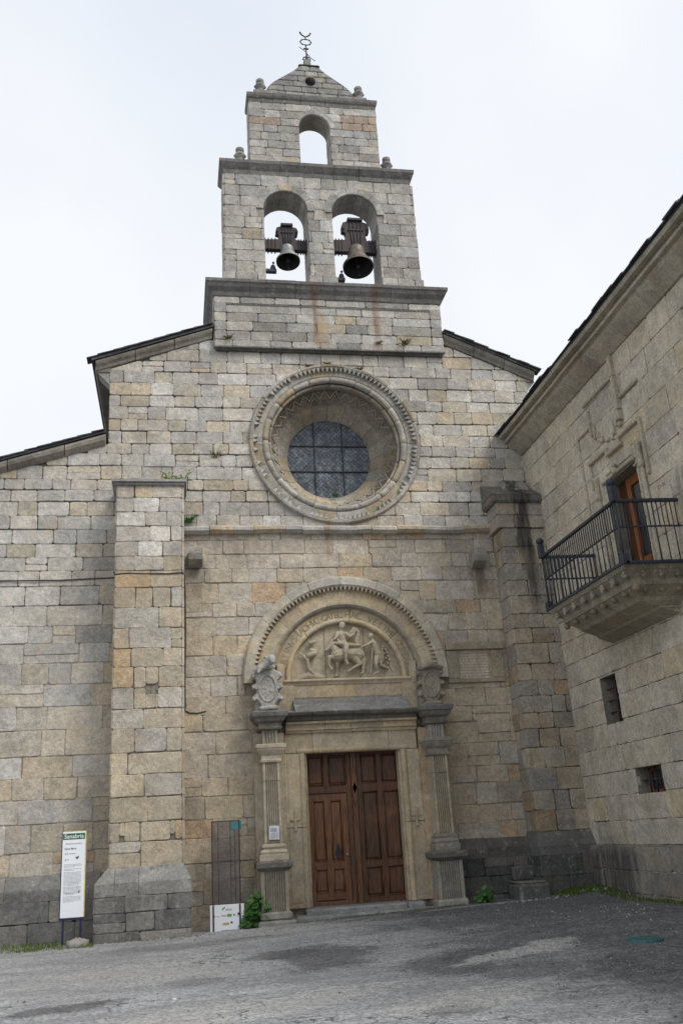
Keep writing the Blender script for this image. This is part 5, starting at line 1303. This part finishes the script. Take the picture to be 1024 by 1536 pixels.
bar(-4.30, 6.735, -3.16, 6.735, .055, .06); bar(-4.2, 6.83, -3.3, 6.83, .03, .03)
for y in (-4.49, -2.99):
    s_ = 1
    mo.tube([(-.045, y, z) for z in (4.85, 5.0, 6.5)], .038, 10, pc_()); mo.lathe([(.04, 0), (.065, .03), (.065, .06), (.045, .09), (.045, .34), (.06, .36), (.06, .40), (.03, .42)], -.045, y, 6.5, 10, pc_())
    mo.lathe([(.06, 0), (.06, .08), (.045, .12), (.055, .14), (.04, .17)], -.045, y, 4.86, 10, pc_())
bar(-4.35, 4.86, -4.35, 6.72, .05, .03); bar(-3.13, 4.86, -3.13, 6.72, .05, .03); bar(-4.47, 6.62, -4.25, 6.62, .04, .05)
mo.sphere((-.07, -3.70, 6.76), .06, 6, pc_()); mo.sphere((-.07, -3.70, 6.85), .04, 6, pc_()); mo.box(-.06, 0, -3.76, -3.64, 6.70, 6.80, .02, pc_())
mo.build('carved_door_mouldings', M['palace'], palace)
# balcony door
bd = MB(); x0 = .22
for a in ((-3.60, -3.48, 4.84, 6.68), (-4.25, -4.09, 4.84, 6.68), (-4.09, -3.60, 6.53, 6.68), (-4.09, -3.60, 5.24, 5.36), (-4.09, -3.60, 4.84, 4.95)): bd.box(x0-.03, x0+.05, a[0], a[1], a[2], a[3], .008, (1, 1, 1))
bd.box(x0+.0, x0+.03, -4.1, -3.6, 4.9, 5.3, .0, (.9, .9, .9))
for a in ((-3.48, -3.22, 4.84, 6.7),): bd.box(x0-.015, x0+.05, *a, .01, (.25, .25, .25))
bdo = bd.build('balcony_door', M['door_o'], palace)
pg = MB(); pg.box(x0+.005, x0+.02, -4.1, -3.59, 5.3, 6.55); pg.build('door_pane', M['glass_dark'], bdo)
# lower windows with bars
for r, nv, nh in ((slit, 1, 3), (win, 3, 1)):
    fr_ = MB(); x = .21
    fr_.box(x, x+.06, r[0]-.01, r[1]+.01, r[2]-.01, r[3]+.01, 0, (.8, .8, .8))
    wf = fr_.build('barred_window', M['door_o'], palace)
    gp = MB(); gp.box(x-.012, x-.004, r[0]+.09, r[0]+(r[1]-r[0])*.46, r[2]+.06, r[3]-.05); gp.box(x-.012, x-.004, r[0]+(r[1]-r[0])*.56, r[1]-.1, r[2]+.06, r[3]-.05); gp.build('window_pane', M['glass_dark'], wf)
    ib = MB()
    for k in range(nv): yb = lerp(r[0], r[1], (k+1)/(nv+1)); ib.tube([(.1, yb, r[2]-.02), (.1, yb, r[3]+.02)], .014, 6)
    if nv == 1: ib.tube([(.1, r[0]+.14, r[2]), (.1, r[0]+.14, r[3])], .012, 6)
    for k in range(nh): zb = lerp(r[2], r[3], (k+1)/(nh+1)); ib.tube([(.1, r[0]-.02, zb), (.1, r[1]+.02, zb)], .014, 6)
    ib.build('window_bars', M['iron_b'], wf)
# balcony
BY0, BY1 = -5.18, -2.46
ba = MB(); cb_ = lambda: jit((.32, .285, .215), .1)
def tier(d0, d1, z0, z1, y00, y01, y10, y11):
    """sloping stone tier: bottom depth d0 over y00..y01, top depth d1 over y10..y11"""
    c = cb_(); vs = [(.05, y00, z0), (-d0, y00, z0), (-d0, y01, z0), (.05, y01, z0), (.05, y10, z1), (-d1, y10, z1), (-d1, y11, z1), (.05, y11, z1)]
    ba.add(vs, [(0, 1, 2, 3), (4, 5, 6, 7), (0, 1, 5, 4), (1, 2, 6, 5), (2, 3, 7, 6), (3, 0, 4, 7)], c)
tier(.96, .99, 4.77, 4.83, BY0+.03, BY1-.03, BY0, BY1)
tier(.84, .95, 4.66, 4.77, BY0+.14, BY1-.14, BY0+.04, BY1-.04)
tier(.82, .84, 4.58, 4.66, BY0+.15, BY1-.15, BY0+.14, BY1-.14)
tier(.66, .80, 4.46, 4.58, BY0+.32, BY1-.30, BY0+.17, BY1-.17)
tier(.62, .66, 4.40, 4.46, BY0+.36, BY1-.34, BY0+.33, BY1-.31)
tier(.34, .64, 4.34, 4.41, BY0+.44, BY1-.22, BY0+.36, BY1-.34)
tier(.30, .34, 4.31, 4.34, BY0+.42, BY1-.20, BY0+.42, BY1-.20)
tier(.02, .30, 4.24, 4.315, BY0+.46, BY1-.1, BY0+.44, BY1-.18)
balc = ba.build('stone_balcony', M['palace'], palace)
bl = None
def boss(x, y, z, r):
    bl = MB()
    bl.sphere((x, y, z), r, 5, jit((.32, .30, .245), .12))
    for k in range(5): a = 2*pi*k/5; bl.sphere((x-.02 if abs(x) > .5 and y > BY0+.2 else x+.03*cos(a), y+.035*cos(a), z+.045*sin(a)), r*.55, 4, jit((.34, .32, .265), .12))
    bl.build('carved_boss', M['palace'], balc)
def bead(x, y, z, r):
    b_ = MB(); b_.sphere((x, y, z), r, 5, jit((.24, .21, .15), .15)); b_.build('carved_bead', M['palace'], balc)
ny = 7
for k in range(ny+1):
    y = lerp(BY0+.16, BY1-.16, k/ny)
    boss(-.91, y, 4.715, .05); bead(-.78, y, 4.54, .055)
for k in range(1, 4):
    x = -.91+.25*k
    for y in (BY0+.10, BY1-.10): boss(x, y, 4.715, .05)
    for y in (BY0+.24, BY1-.24): bead(x+.05, y, 4.54, .055)
ri = MB(); RX = -.96
def rail_line(z, th, w=.028):
    ri.box(RX-w, RX+w, BY0-.0, BY1+.0, z-th, z+th, .006)
    for y in (BY0, BY1): ri.box(RX, .02, y-w, y+w, z-th-.001, z+th+.001, .006)
rail_line(5.735, .022); rail_line(5.36, .010, .014)
ri.box(RX-.05, RX+.05, BY0-.05, BY1+.05, 4.83, 4.868, .004)
for y in (BY0, BY1): ri.box(RX, .0, y-.05, y+.05, 4.829, 4.867, .004)
def balus(x, y, full):
    ri.tube([(x, y, 4.86 if full else 5.36), (x, y, 5.72)], .0085, 6)
    if not full: ri.tube([(x, y, 5.37), (x, y-.015 if abs(x) > .9 else y, 5.345), (x+.02 if abs(x) < .9 else x, y+.03 if abs(x) > .9 else y, 5.36)], .009, 5)
N = 38
for k in range(1, N): balus(RX, lerp(BY0, BY1, k/N), k % 2 == 0)
for y in (BY0, BY1):
    for k in range(1, 14): balus(lerp(RX, 0, k/14), y, k % 2 == 0)
rail = ri.build('balcony_railing', M['iron_b'], balc)
for y in (BY0, BY1):
    p = MB(); p.box(RX-.045, RX+.045, y-.045, y+.045, 5.72, 5.95, .008); p.box(RX-.05, RX+.05, y-.05, y+.05, 4.86, 4.98, .008); p.tube([(RX, y, 4.9), (RX, y, 5.75)], .017, 6); p.build('railing_post', M['iron_b'], balc)
    p = MB(); p.lathe([(.03, 0), (.05, .02), (.068, .05), (.06, .085), (.03, .11), (.001, .115)], RX, y, 5.95, 14); p.build('post_knob', M['iron_b'], balc)
# red writing on the wall
gf = MB()
for s, z, w, y in (('Arriba Ti', 6.17, .42, -4.93), ('Ovle', 6.04, .22, -4.86)):
    text_on(gf, s, lambda a, b: (-.016, y-a, z+b), .09, 0, False, w)
gf.build('red_graffiti', M['graffiti'], palace)

# ================================================================ BELLS
def bell(label, cx, cy, z_mouth, r, h, yx0, yx1, yz0, yz1, head, mat, hook):
    tilt = radians(-13); ca_, sa_ = cos(tilt), sin(tilt)
    def swing(mb):
        mb.v = [(x, cy+(y-cy)*ca_-(z-yz0)*sa_, yz0+(y-cy)*sa_+(z-yz0)*ca_) for x, y, z in mb.v]; return mb
    t = empty('church_bell', (cx, cy, yz0), label, 'bell', 'bells hanging in the belfry arches')
    b = MB(); k = r; top_z = z_mouth+h
    prof = [(1.0, 0), (1.0, .02), (.96, .09), (.86, .19), (.74, .32), (.655, .48), (.60, .68), (.565, .86), (.54, .95), (.47, 1.0), (.2, 1.03), (.001, 1.04)]
    b.lathe([(p*k, q_*h) for p, q_ in prof], cx, cy, z_mouth, 36)
    for q_ in (.1, .3, .85): rr_ = [p for p, qq in prof if qq <= q_+.05][-1]*k; b.lathe([(rr_*1.0, -.012), (rr_*1.045, 0), (rr_*1.0, .012)], cx, cy, z_mouth+h*q_, 36)
    bo = swing(b).build('bell_body', mat, t)
    i = MB(); i.lathe([(p*k*.93, q_*h*.93+.004) for p, q_ in prof[:-1]]+[(.001, h*.95)], cx, cy, z_mouth, 30); i.lathe([(k*.93, .004), (k*1.0, .0)], cx, cy, z_mouth, 30); swing(i).build('bell_lining', M['bell_in'], bo)
    c = MB(); c.tube([(cx, cy, z_mouth+h*.8), (cx, cy, z_mouth+.02)], .018, 6); c.sphere((cx, cy, z_mouth+.03), .05, 5); c.tube([(cx, cy, z_mouth), (cx+.004, cy, z_mouth-.22)], .006, 5); c.sphere((cx+.004, cy, z_mouth-.22), .014, 4); swing(c).build('clapper', M['iron'], t)
    y = MB(); hw, ht = head
    W2 = hw/2; mz = yz1
    ol = [(yx0, yz0), (yx1, yz0), (yx1, yz1), (cx+W2*.80, yz1+.02), (cx+W2*.72, lerp(yz1, ht, .28)), (cx+W2*.80, lerp(yz1, ht, .42)), (cx+W2, lerp(yz1, ht, .45)), (cx+W2, lerp(yz1, ht, .72)), (cx+W2*.9, lerp(yz1, ht, .86)), (cx+W2*.4, ht-.02),
          (cx-W2*.4, ht-.02), (cx-W2*.9, lerp(yz1, ht, .86)), (cx-W2, lerp(yz1, ht, .72)), (cx-W2, lerp(yz1, ht, .45)), (cx-W2*.80, lerp(yz1, ht, .42)), (cx-W2*.72, lerp(yz1, ht, .28)), (cx-W2*.80, yz1+.02), (yx0, yz1)]
    plate(y, ol, [], cy-.07, cy+.07, mapf=lambda u, v, w: (u, w, v))
    y.build('wooden_yoke', M['yoke'], t)
    f = MB(); f.box(cx-hw*.28, cx+hw*.28, cy-.12, cy+.12, ht-.03, ht+.035, .01); f.box(cx-hw*.28, cx+hw*.28, cy-.095, cy-.07, lerp(yz1, ht, .48), lerp(yz1, ht, .48)+.03, .004)
    for s_ in (-.22, -.08, .08, .22): f.tube([(cx+hw*s_, cy-.082, ht), (cx+hw*s_*.6, cy-.082, yz0-.02)], .011, 5)
    n_ = 4
    for k_ in range(n_):
        for s_ in (0, 1):
            x = lerp(yx0, cx-W2*.9, (k_+.4)/n_) if s_ == 0 else lerp(yx1, cx+W2*.9, (k_+.4)/n_)
            f.box(x-.012, x+.012, cy-.083, cy+.083, yz0-.03, yz1+.035, .004)
    for s_ in (-1, 1): f.tube([(cx+s_*W2*.9, cy-.10, lerp(yz1, ht, .56)), (cx+s_*W2*.9, cy+.10, lerp(yz1, ht, .56))], .03, 8)
    f.box(cx-.06, cx+.06, cy-.06, cy+.06, top_z-.01, yz0+.03, .015)
    f.build('yoke_ironwork', M['iron'], t)
    x, z = hook
    hm = empty('bell_hammer', (x, cy, z), 'small steel striking hammer bracket beside the %s bell' % ('grey' if r < .3 else 'larger brown'), 'bell hammer', 'bell hammers')
    a = MB(); a.box(x-.16, x+.10, cy-.05, cy+.05, z-.04, z+.035, .01); a.lathe([(.05, 0), (.06, .04), (.045, .10), (.02, .12)], x+.03, cy, z+.03, 12); a.build('hammer_bracket', M['iron_b'], hm)
    a = MB(); a.tube([(x+.03, cy, z+.13), (x+.04, cy, z+.19)], .01, 5); a.sphere((x+.04, cy, z+.205), .028, 5); a.build('hammer_head', M['iron'], hm)
bell('small grey bronze bell under a wooden yoke in the left belfry arch', 2.30, .30, 12.985, .252, .43, 1.80, 2.725, 13.31, 13.53, (.46, 13.90), M['bronze'], (1.955, 12.80))
bell('large brown-streaked bronze bell under a wooden yoke in the right belfry arch', 3.785, .30, 12.905, .325, .57, 3.25, 4.225, 13.33, 13.60, (.59, 14.13), M['bronze_b'], (3.40, 12.66))

# ================================================================ SIGNS
def sign():
    y = -.95; x0, x1 = -1.70, -1.365; zb, zt = .66, 1.865
    xs_ = lambda z: (z-.3)*.006
    t = empty('information_sign', (-1.53, y, .2), 'tall white information sign headed Sanabria in green, on two navy legs by the left buttress', 'sign')
    p = MB(); p.box(x0, x1, y, y+.03, zb, zt, .004); p.build('sign_panel', M['white'], t)
    e = MB(); e.box(x0-.012, x0-.001, y+.002, y+.034, zb-.02, zt, .002); e.box(x0-.012, x1+.006, y+.002, y+.034, zb-.035, zb-.001, .002); e.build('sign_edge', M['navy'], t)
    e = MB(); e.box(x1+.001, x1+.012, y+.004, y+.032, zb, zt+.01, .002); e.box(x0, x1+.012, y+.004, y+.032, zt+.001, zt+.012, .002); e.build('sign_yellow_edge', M['yellow'], t)
    for x in (x0+.03, x1-.05):
        l = MB(); l.box(x, x+.03, y+.004, y+.03, .12, zb-.034, .003); l.build('leg', M['navy'], t)
    h = MB(); h.box(x0+.006, x1-.006, y-.003, y+.001, zt-.105, zt-.018); h.build('green_header', M['green'], t)
    f = lambda z, dx=0: (lambda a, b: ((x0+x1)/2+dx+a, y-.006, z+b))
    w = MB(); text_on(w, 'Sanabria', f(zt-.088), .085, 0, True, .285); w.build('header_lettering', M['white'], t)
    k = MB(); f = lambda z, dx=0: (lambda a, b: ((x0+x1)/2+dx+a, y-.002, z+b))
    text_on(k, 'Monumento nacional de', f(zt-.175), .03, 0, False, .24); text_on(k, 'Santa María', f(zt-.25, -.045), .042, 0, True, .17)
    text_on(k, 'Iglesia parroquial', f(zt-.315, -.05), .026, 0, False, .15); text_on(k, 'siglo XII', f(zt-.40, -.098), .028, 0, False, .06); text_on(k, 'Patronato de Turismo', f(zb+.335, -.03), .022, 0, True, .15)
    k.prism([(x1-.14, zt-.36), (x1-.115, zt-.395), (x1-.09, zt-.37), (x1-.085, zt-.345), (x1-.11, zt-.355)], lambda u, v, w: (u, y-.002-w, v), 0, .001)
    k.prism([(x1-.085, zb+.34), (x1-.068, zb+.335), (x1-.062, zb+.37), (x1-.075, zb+.375)], lambda u, v, w: (u, y-.002-w, v), 0, .001)
    k.build('sign_lettering', M['ink_d'], t)
    tx = MB(); z = zt-.465; q = random.Random(2)
    for para in (3, 2, 11, 7, 5):
        for i in range(para):
            x = x0+.035
            end = x1-.045 if i < para-1 else x0+.2
            while x < end-.01: 
                wd = min(end-x, q.uniform(.012, .04)); tx.box(x, x+wd, y-.0015, y+.001, z, z+.0075); x += wd+.005
            z -= .0175
        z -= .012
    pts = [(x0+.10, zb+.44), (x0+.115, zb+.49), (x0+.15, zb+.50), (x0+.19, zb+.485), (x0+.23, zb+.49), (x0+.25, zb+.46), (x0+.24, zb+.42), (x0+.21, zb+.41), (x0+.16, zb+.415), (x0+.12, zb+.405)]
    tx.tube([(a, y-.002, b) for a, b in pts], .002, 4, closed=True); tx.tube([(x0+.11, y-.002, zb+.45), (x0+.18, y-.002, zb+.455), (x0+.25, y-.002, zb+.45)], .0018, 4)
    tx.build('sign_small_text', M['ink'], t)
sign()
def glass_panel():
    y = -.42; x0, x1 = .555, 1.005; zb, zt = .275, 1.905; zm = .66
    t = empty('glass_information_panel', (.78, y, .25), 'smoked glass information panel with a white logo board at its foot beside the plant', 'information panel')
    g_ = MB(); g_.box(x0, x1, y, y+.012, zm-.02, zt, .002); g_.build('glass_sheet', M['smoked'], t)
    f = MB()
    for x in (x0, x1-.012): f.box(x-.004, x+.012, y-.012, y+.03, zb-.02, zt+.006, .002)
    f.box(x0, x1, y-.006, y+.02, zt, zt+.012, .002); f.build('panel_frame', M['brownmetal'], t)
    b = MB()
    for x in (x0+.105, x0+.30, x0+.37): b.box(x-.007, x+.007, y+.05, y+.07, zb, zt-.01, .002)
    b.box(x0, x1, y+.05, y+.07, 1.30, 1.315, .002); b.build('rear_rods', M['brownmetal'], t)
    w = MB(); w.box(x0-.04, x1+.04, y-.032, y-.014, zb+.0, zm, .003); w.build('white_board', M['white'], t)
    w = MB(); w.box(x0-.03, x1-.03, y-.03, y-.012, zb-.02, zb-.001, .002); w.build('board_edge', M['navy'], t)
    for x in (x0+.012, x1-.022):
        s_ = MB(); s_.box(x-.012, x+.012, y-.045, y-.0325, zb-.02, zm, .002); s_.build('board_clamp', M['brownmetal'], t)
    tl = MB(); tl.box(x1-.13, x1+.035, y-.004, y-.001, zt-.13, zt-.0); tl.build('teal_corner_print', M['cyan'], t)
    yy = y-.034; px = lambda a: lerp(x0-.04, x1+.04, a); pz = lambda b: lerp(zm, zb, b)
    L = MB(); L.prism([(px(.35), pz(.20)), (px(.39), pz(.19)), (px(.44), pz(.12)), (px(.45), pz(.08)), (px(.40), pz(.10)), (px(.36), pz(.15))], lambda u, v, w: (u, yy-w, v), 0, .002)
    L.box(px(.50), px(.635), yy-.002, yy, pz(.46), pz(.36)); L.build('green_logo', M['logo_g'], t)
    L = MB(); L.box(px(.365), px(.56), yy-.002, yy, pz(.76), pz(.68)); L.build('orange_logo', M['orange'], t)
    L = MB(); L.box(px(.60), px(.66), yy-.002, yy, pz(.72), pz(.65)); L.box(px(.69), px(.725), yy-.002, yy, pz(.44), pz(.37)); L.prism([(px(.81), pz(.42)), (px(.86), pz(.42)), (px(.87), pz(.36)), (px(.835), pz(.32)), (px(.80), pz(.36))], lambda u, v, w: (u, yy-w, v), 0, .002); L.build('navy_logo', M['navy'], t)
    L = MB(); L.box(px(.12), px(.14), yy-.002, yy, pz(.45), pz(.40)); L.box(px(.34), px(.355), yy-.002, yy, pz(.43), pz(.37)); L.build('red_logo', M['red'], t)
    L = MB()
    for a, b, c in ((.46, .64, .17), (.46, .64, .21), (.16, .29, .43), (.37, .47, .40), (.37, .47, .43), (.75, .92, .455), (.32, .72, .955)): L.box(px(a), px(b), yy-.0015, yy, pz(c+.012), pz(c-.008))
    text_on(L, 'GOBIERNO', lambda a, b: (px(.465)+a, yy-.003, pz(.745)+b), .035, 0, True, .085)
    L.build('logo_captions', M['ink'], t)
    L = MB()
    text_on(L, 'Las Tierras de Sanabria', lambda a, b: ((x0+x1)/2-.05+a, y-.004, zt-.265+b), .035, 0, True, .30)
    text_on(L, 'Camino Sanabrés', lambda a, b: ((x0+x1)/2-.09+a, y-.004, zt-.305+b), .028, 0, False, .2)
    q = random.Random(9); z = zt-.35
    while z > .75:
        x = x0+.03; e = x1-.05 if q.random() < .8 else x0+.2
        if q.random() < .45:
            while x < e: wd = q.uniform(.015, .05); L.box(x, min(e, x+wd), y-.003, y-.001, z, z+.004); x += wd+.008
        z -= .024
    L.build('panel_lettering', M['ink_m'], t)
glass_panel()
nt_ = MB(); y = -.452; nt_.prism([(1.475, 1.585), (1.64, 1.58), (1.642, 1.79), (1.565, 1.80), (1.478, 1.795)], lambda u, v, w: (u, y-w-.02*sin((v-1.58)*12)*.3, v), .0, .004)
for i in range(3): nt_.box(1.50, 1.60, y-.009, y-.006, 1.745-.018*i, 1.752-.018*i, 0, (1, 1, 1), 1)
for i in range(6): nt_.box(1.50, 1.62, y-.0085, y-.0055, 1.68-.014*i, 1.684-.014*i, 0, (1, 1, 1), 2)
tag(top(nt_.build('paper_notice', [M['paper'], M['ink_d'], M['ink']]), (1.56, y, 1.58)), 'pale paper notice taped to the foot of the left fluted column shaft', 'notice')

# ================================================================ SMALL THINGS
cb2 = MB(); q = random.Random(21)
pts = [(-7.4, -.03, 6.02)]
for i in range(1, 14): pts.append((lerp(-7.4, -1.04, i/13), -.035, 6.02+.015*i/2+q.uniform(-.02, .015)))
pts += [(-1.05, -.35, 6.06), (-1.05, -.715, 6.03)]+[(lerp(-1.03, .1, i/5), -.72, 6.0+q.uniform(-.012, .012)) for i in range(6)]+[(.135, -.6, 5.98), (.14, -.1, 5.96), (.15, -.03, 5.9)]
pts += [(.15+q.uniform(-.008, .008), -.028, z) for z in (5.5, 5.1, 4.7, 4.3, 4.0, 3.8, 3.75)]+[(.22, -.028, 3.71), (.35, -.028, 3.70), (.5, -.028, 3.73)]
cb2.tube(pts, .011, 6); tag(top(cb2.build('wall_cable', M['cable']), (0, 0, 6)), 'thin black cable clipped across the left wall and down the front beside the left buttress', 'cable')

mbk = MB(); mbk.box(5.48, 6.02, -.80, -.22, .25, .66, .04, (.12, .118, .11), jit=.015); mbk.box(5.52, 5.97, -.74, -.2, .655, .70, .03, (.17, .165, .15), jit=.01); mbk.box(5.56, 5.98, -.36, -.14, .69, .93, .03, (.11, .108, .10), jit=.012)
tag(top(mbk.build('mounting_block', M['plinth']), (5.75, -.5, .3)), 'dark stepped stone block at the foot of the right buttress', 'stone block')
cv_ = MB(); cz = gz(4.97, -6.1)+.004
cv_.lathe([(.20, -.02), (.20, .008), (.185, .013), (.12, .012), (.115, .016), (.001, .017)], 4.97, -6.1, cz, 28); tag(top(cv_.build('utility_cover', M['teal']), (4.97, -6.1, cz)), 'small round teal cover set flat in the dark gravel on the right', 'cover')
def rock(nm, x, y, s, col, label, cat='stone', group=None):
    q = random.Random(int(abs(x*97+y*31))); r = MB(); z = gz(x, y)
    r.sphere((x, y, z+s*.25), s, 6, col, sq=(1, .7, .5)); r.v = [(a+q.uniform(-.12, .12)*s, b+q.uniform(-.12, .12)*s, c+q.uniform(-.12, .12)*s) for a, b, c in r.v]
    tag(top(r.build(nm, M['weather']), (x, y, z)), label, cat, group)
rock('loose_rock', -1.42, -1.12, .17, (.30, .29, .27), 'flat grey rock in the grass under the white Sanabria sign', 'rock')
pbs = [(-.02, -6.48, .022), (5.6, -4.1, .03), (5.9, -3.6, .026), (5.35, -3.9, .02), (5.75, -4.6, .02), (6.35, -1.2, .05), (6.05, -1.05, .06), (5.6, -1.0, .05), (6.6, -1.3, .04)]
for (x, y, s) in pbs[:1]: rock('pale_pebble', x, y, s*1.2, (.62, .62, .62), 'small white pebble alone on the asphalt, lower left foreground', 'pebble')
wp = MB(); q = random.Random(4)
for i in range(45):
    x = q.uniform(5.0, 6.8); y = -1.0-(x-5)*.12+q.uniform(-.12, .12); pebble_at(wp, x, y, q.uniform(.012, .035), (.34, .33, .31))
for i in range(20): pebble_at(wp, q.gauss(5.6, .35), q.gauss(-4.1, .5), q.uniform(.008, .02), (.42, .41, .39))
for i in range(60): pebble_at(wp, q.uniform(-1.2, 1.4), -.93+q.uniform(-.06, .03), q.uniform(.008, .02), (.42, .41, .38))
tag(wp.build('stone_chippings', stone_mat('pale_chippings', lichen=0, dark=.1, ochre=.05)), 'pale stone chippings along the wall foot and in the dark gravel', 'chippings', kind='stuff')

# ---- plants
def leaf_disc(mb, c, nrm, r, col, q, lobes=5):
    n = nrm.normalized(); s = n.orthogonal().normalized(); s.rotate(Matrix.Rotation(q.uniform(0, 6.28), 3, n)); t = n.cross(s)
    N_ = lobes*4; ring_ = []
    for k in range(N_):
        a = 2*pi*k/N_; rr_ = r*(.80+.22*abs(cos(a*lobes/2)))
        if k == 0: rr_ *= .35
        ring_.append(c+s*cos(a)*rr_+t*sin(a)*rr_+n*(r*.22*(rr_/r)**2+q.uniform(-.05, .05)*r))
    mid = [c+(p-c)*.5-n*r*.02 for p in ring_]
    mb.add([c]+mid+ring_, [(0, 1+k, 1+(k+1) % N_) for k in range(N_)]+[(1+k, 1+N_+k, 1+N_+(k+1) % N_, 1+(k+1) % N_) for k in range(N_)], col)
def leafy(name, x, y, h, w, n, rl, label, seed):
    q = random.Random(seed); z0 = gz(x, y)-.01
    t = empty(name, (x, y, z0), label, 'plant'); st_ = MB(); lf = MB()
    for i in range(n):
        a = q.uniform(0, 2*pi); rad = w*sqrt(q.random())*(1+.35*sin(a*3+seed)+(.25 if q.random() < .12 else 0)); hh = h*q.uniform(.12, 1)*max(.15, 1-.35*(rad/w)**2)
        p = Vector((x+rad*cos(a), y+rad*sin(a)*.75, z0+hh)); b = Vector((x+rad*.15*cos(a), y+rad*.1*sin(a), z0))
        st_.tube([b, b.lerp(p, .5)+Vector((0, 0, hh*.12)), p], .005, 4, (.9, 1, .8))
        k = q.uniform(.55, 1.5); leaf_disc(lf, p, Vector((cos(a)*.5*rad/w+q.uniform(-.3, .3), -.55+q.uniform(-.35, .35), .75)), rl*q.uniform(.55, 1.15), (k, k*q.uniform(.95, 1.08), k*.9), q)
    st_.build('stems', M['leaf'], t); lf.build('leaves', M['leaf'], t, recalc=False)
leafy('leafy_plant', 1.255, -.46, .50, .19, 120, .062, 'bushy green plant with round lobed leaves between the glass panel and the left column', 3)
leafy('leafy_plant', 4.97, -.62, .27, .14, 50, .042, 'small low green plant at the foot of the right column', 5)
def tuft(name, mat, c, n, L, spread, label, cat, seed, up=.8, out=(0, -1, 0), group=None, width=.008, kind_leaf=False):
    q = random.Random(seed); mb = MB(); c = Vector(c)
    for i in range(n):
        d = Vector((q.uniform(-1, 1)*spread, q.uniform(-1, .15)*spread, q.uniform(.3, 1)*up)); l = L*q.uniform(.5, 1.1)
        b = c+Vector((q.uniform(-1, 1), q.uniform(-.4, .1), 0))*L*.22
        p1 = b+d*l*.55; p2 = p1+(d*.45+Vector((0, 0, -.28)))*l; s = d.cross(Vector((q.uniform(-.3, .3), 1, .2))).normalized()*width*q.uniform(.6, 1.3); k = q.uniform(.7, 1.4)
        mb.add([b-s*.6, b+s*.6, p1+s, p1-s, p2], [(0, 1, 2, 3), (3, 2, 4)], (k, k, k*.9))
        if kind_leaf:
            for j in range(5):
                e = b.lerp(p1, .3+.7*j/5) if j < 3 else p1.lerp(p2, (j-2)/3); sd = s.normalized()*L*.10*q.uniform(.6, 1)*(1 if j % 2 else -1)
                mb.add([e, e+sd+Vector((0, 0, .03)), e+sd*.9+d*.05], [(0, 1, 2)], (k, k, k*.8))
    tag(top(mb.build(name, mat, recalc=False), c), label, cat, group)
tuft('wall_fern', M['fern'], (-.02, -.12, 7.80), 30, .52, .55, 'bright green feathery fern growing behind the cap of the left buttress', 'plant', 1, kind_leaf=True, width=.012)
tuft('wall_weed', M['leaf'], (.20, -.06, 7.12), 34, .30, .55, 'dark green weed on the string course beside the left buttress', 'plant', 2, kind_leaf=True, width=.012)
tuft('moss_tuft', M['grass'], (3.10, .74, 7.94), 40, .13, .8, 'green moss tuft in the bottom of the round window', 'plant', 3, width=.012)
for (p, n, L, lab, sd) in (((1.0, -.16, 10.90), 30, .17, 'left weed tuft on the ledge of the belfry base', 4), ((4.0, -.15, 10.90), 22, .15, 'small weed tuft under the rust streak on the belfry base ledge', 5), ((4.55, -.15, 10.90), 34, .25, 'larger weed tuft near the right end of the belfry base ledge', 6)):
    tuft('ledge_weed', M['dry'], p, n, L, .8, lab, 'weed', sd, width=.009, group='weeds on the belfry ledge')
tuft('wall_weed', M['dry'], (.72, -.03, 8.43), 14, .34, .25, 'dry thin weed stalk growing in the wall left of the round window', 'weed', 8, up=1.2)
for (x, lab, sd) in ((2.55, 'left moss tuft on top of the round window ring', 11), (2.95, 'middle moss tuft on top of the round window ring', 12), (3.6, 'right moss tuft on top of the round window ring', 13)):
    tuft('moss_tuft', M['dry'], (x, -.04, RC[1]+sqrt(1.67**2-(x-RC[0])**2)), 26, .10, 1.1, lab, 'moss', sd, width=.012, group='moss on the window ring')
# grass along the wall foot
gs = MB(); q = random.Random(6)
def blade(mb, x, y, h):
    z = gz(x, y)-.005; a = q.uniform(0, 6.28); w = .006; k = q.uniform(.6, 1.35); d = Vector((q.uniform(-.5, .5), q.uniform(-.5, .3), 1)).normalized()*h
    s = Vector((cos(a), sin(a), 0))*w; b = Vector((x, y, z))
    mb.add([b-s, b+s, b+d*.6+s*.7, b+d*.6-s*.7, b+d+Vector((q.uniform(-.3, .3), q.uniform(-.3, .3), 0))*h], [(0, 1, 2, 3), (3, 2, 4)], (k, k, k*.8) if q.random() < .75 else (k*1.8, k*1.25, k*.9))
for i in range(3200):
    x = q.uniform(-3.5, -1.2); y = -.2-q.random()**.7*1.15
    if y < -.55 and q.random() < .25+.5*abs(sin(x*3.1)): continue
    blade(gs, x, y, q.uniform(.02, .075))
for i in range(2600):
    t = q.random(); x = lerp(6.0, 6.85, q.random()**.6); y = -.72-q.random()**1.5*(3.4 if x > 6.55 else .55)
    if x > 6.6: pass
    blade(gs, x, y, q.uniform(.02, .06))
for i in range(500): blade(gs, q.uniform(1.9, 4.6), -.58-q.random()**2*.12, q.uniform(.01, .035))
for i in range(260): blade(gs, q.uniform(-1.2, .6), -.9-q.random()**2*.08, q.uniform(.01, .03))
tag(gs.build('grass', M['grass'], recalc=False), 'short rough grass and moss along the foot of the walls', 'grass', kind='stuff')

for o in bpy.data.objects:
    if '_org' in o: del o['_org']
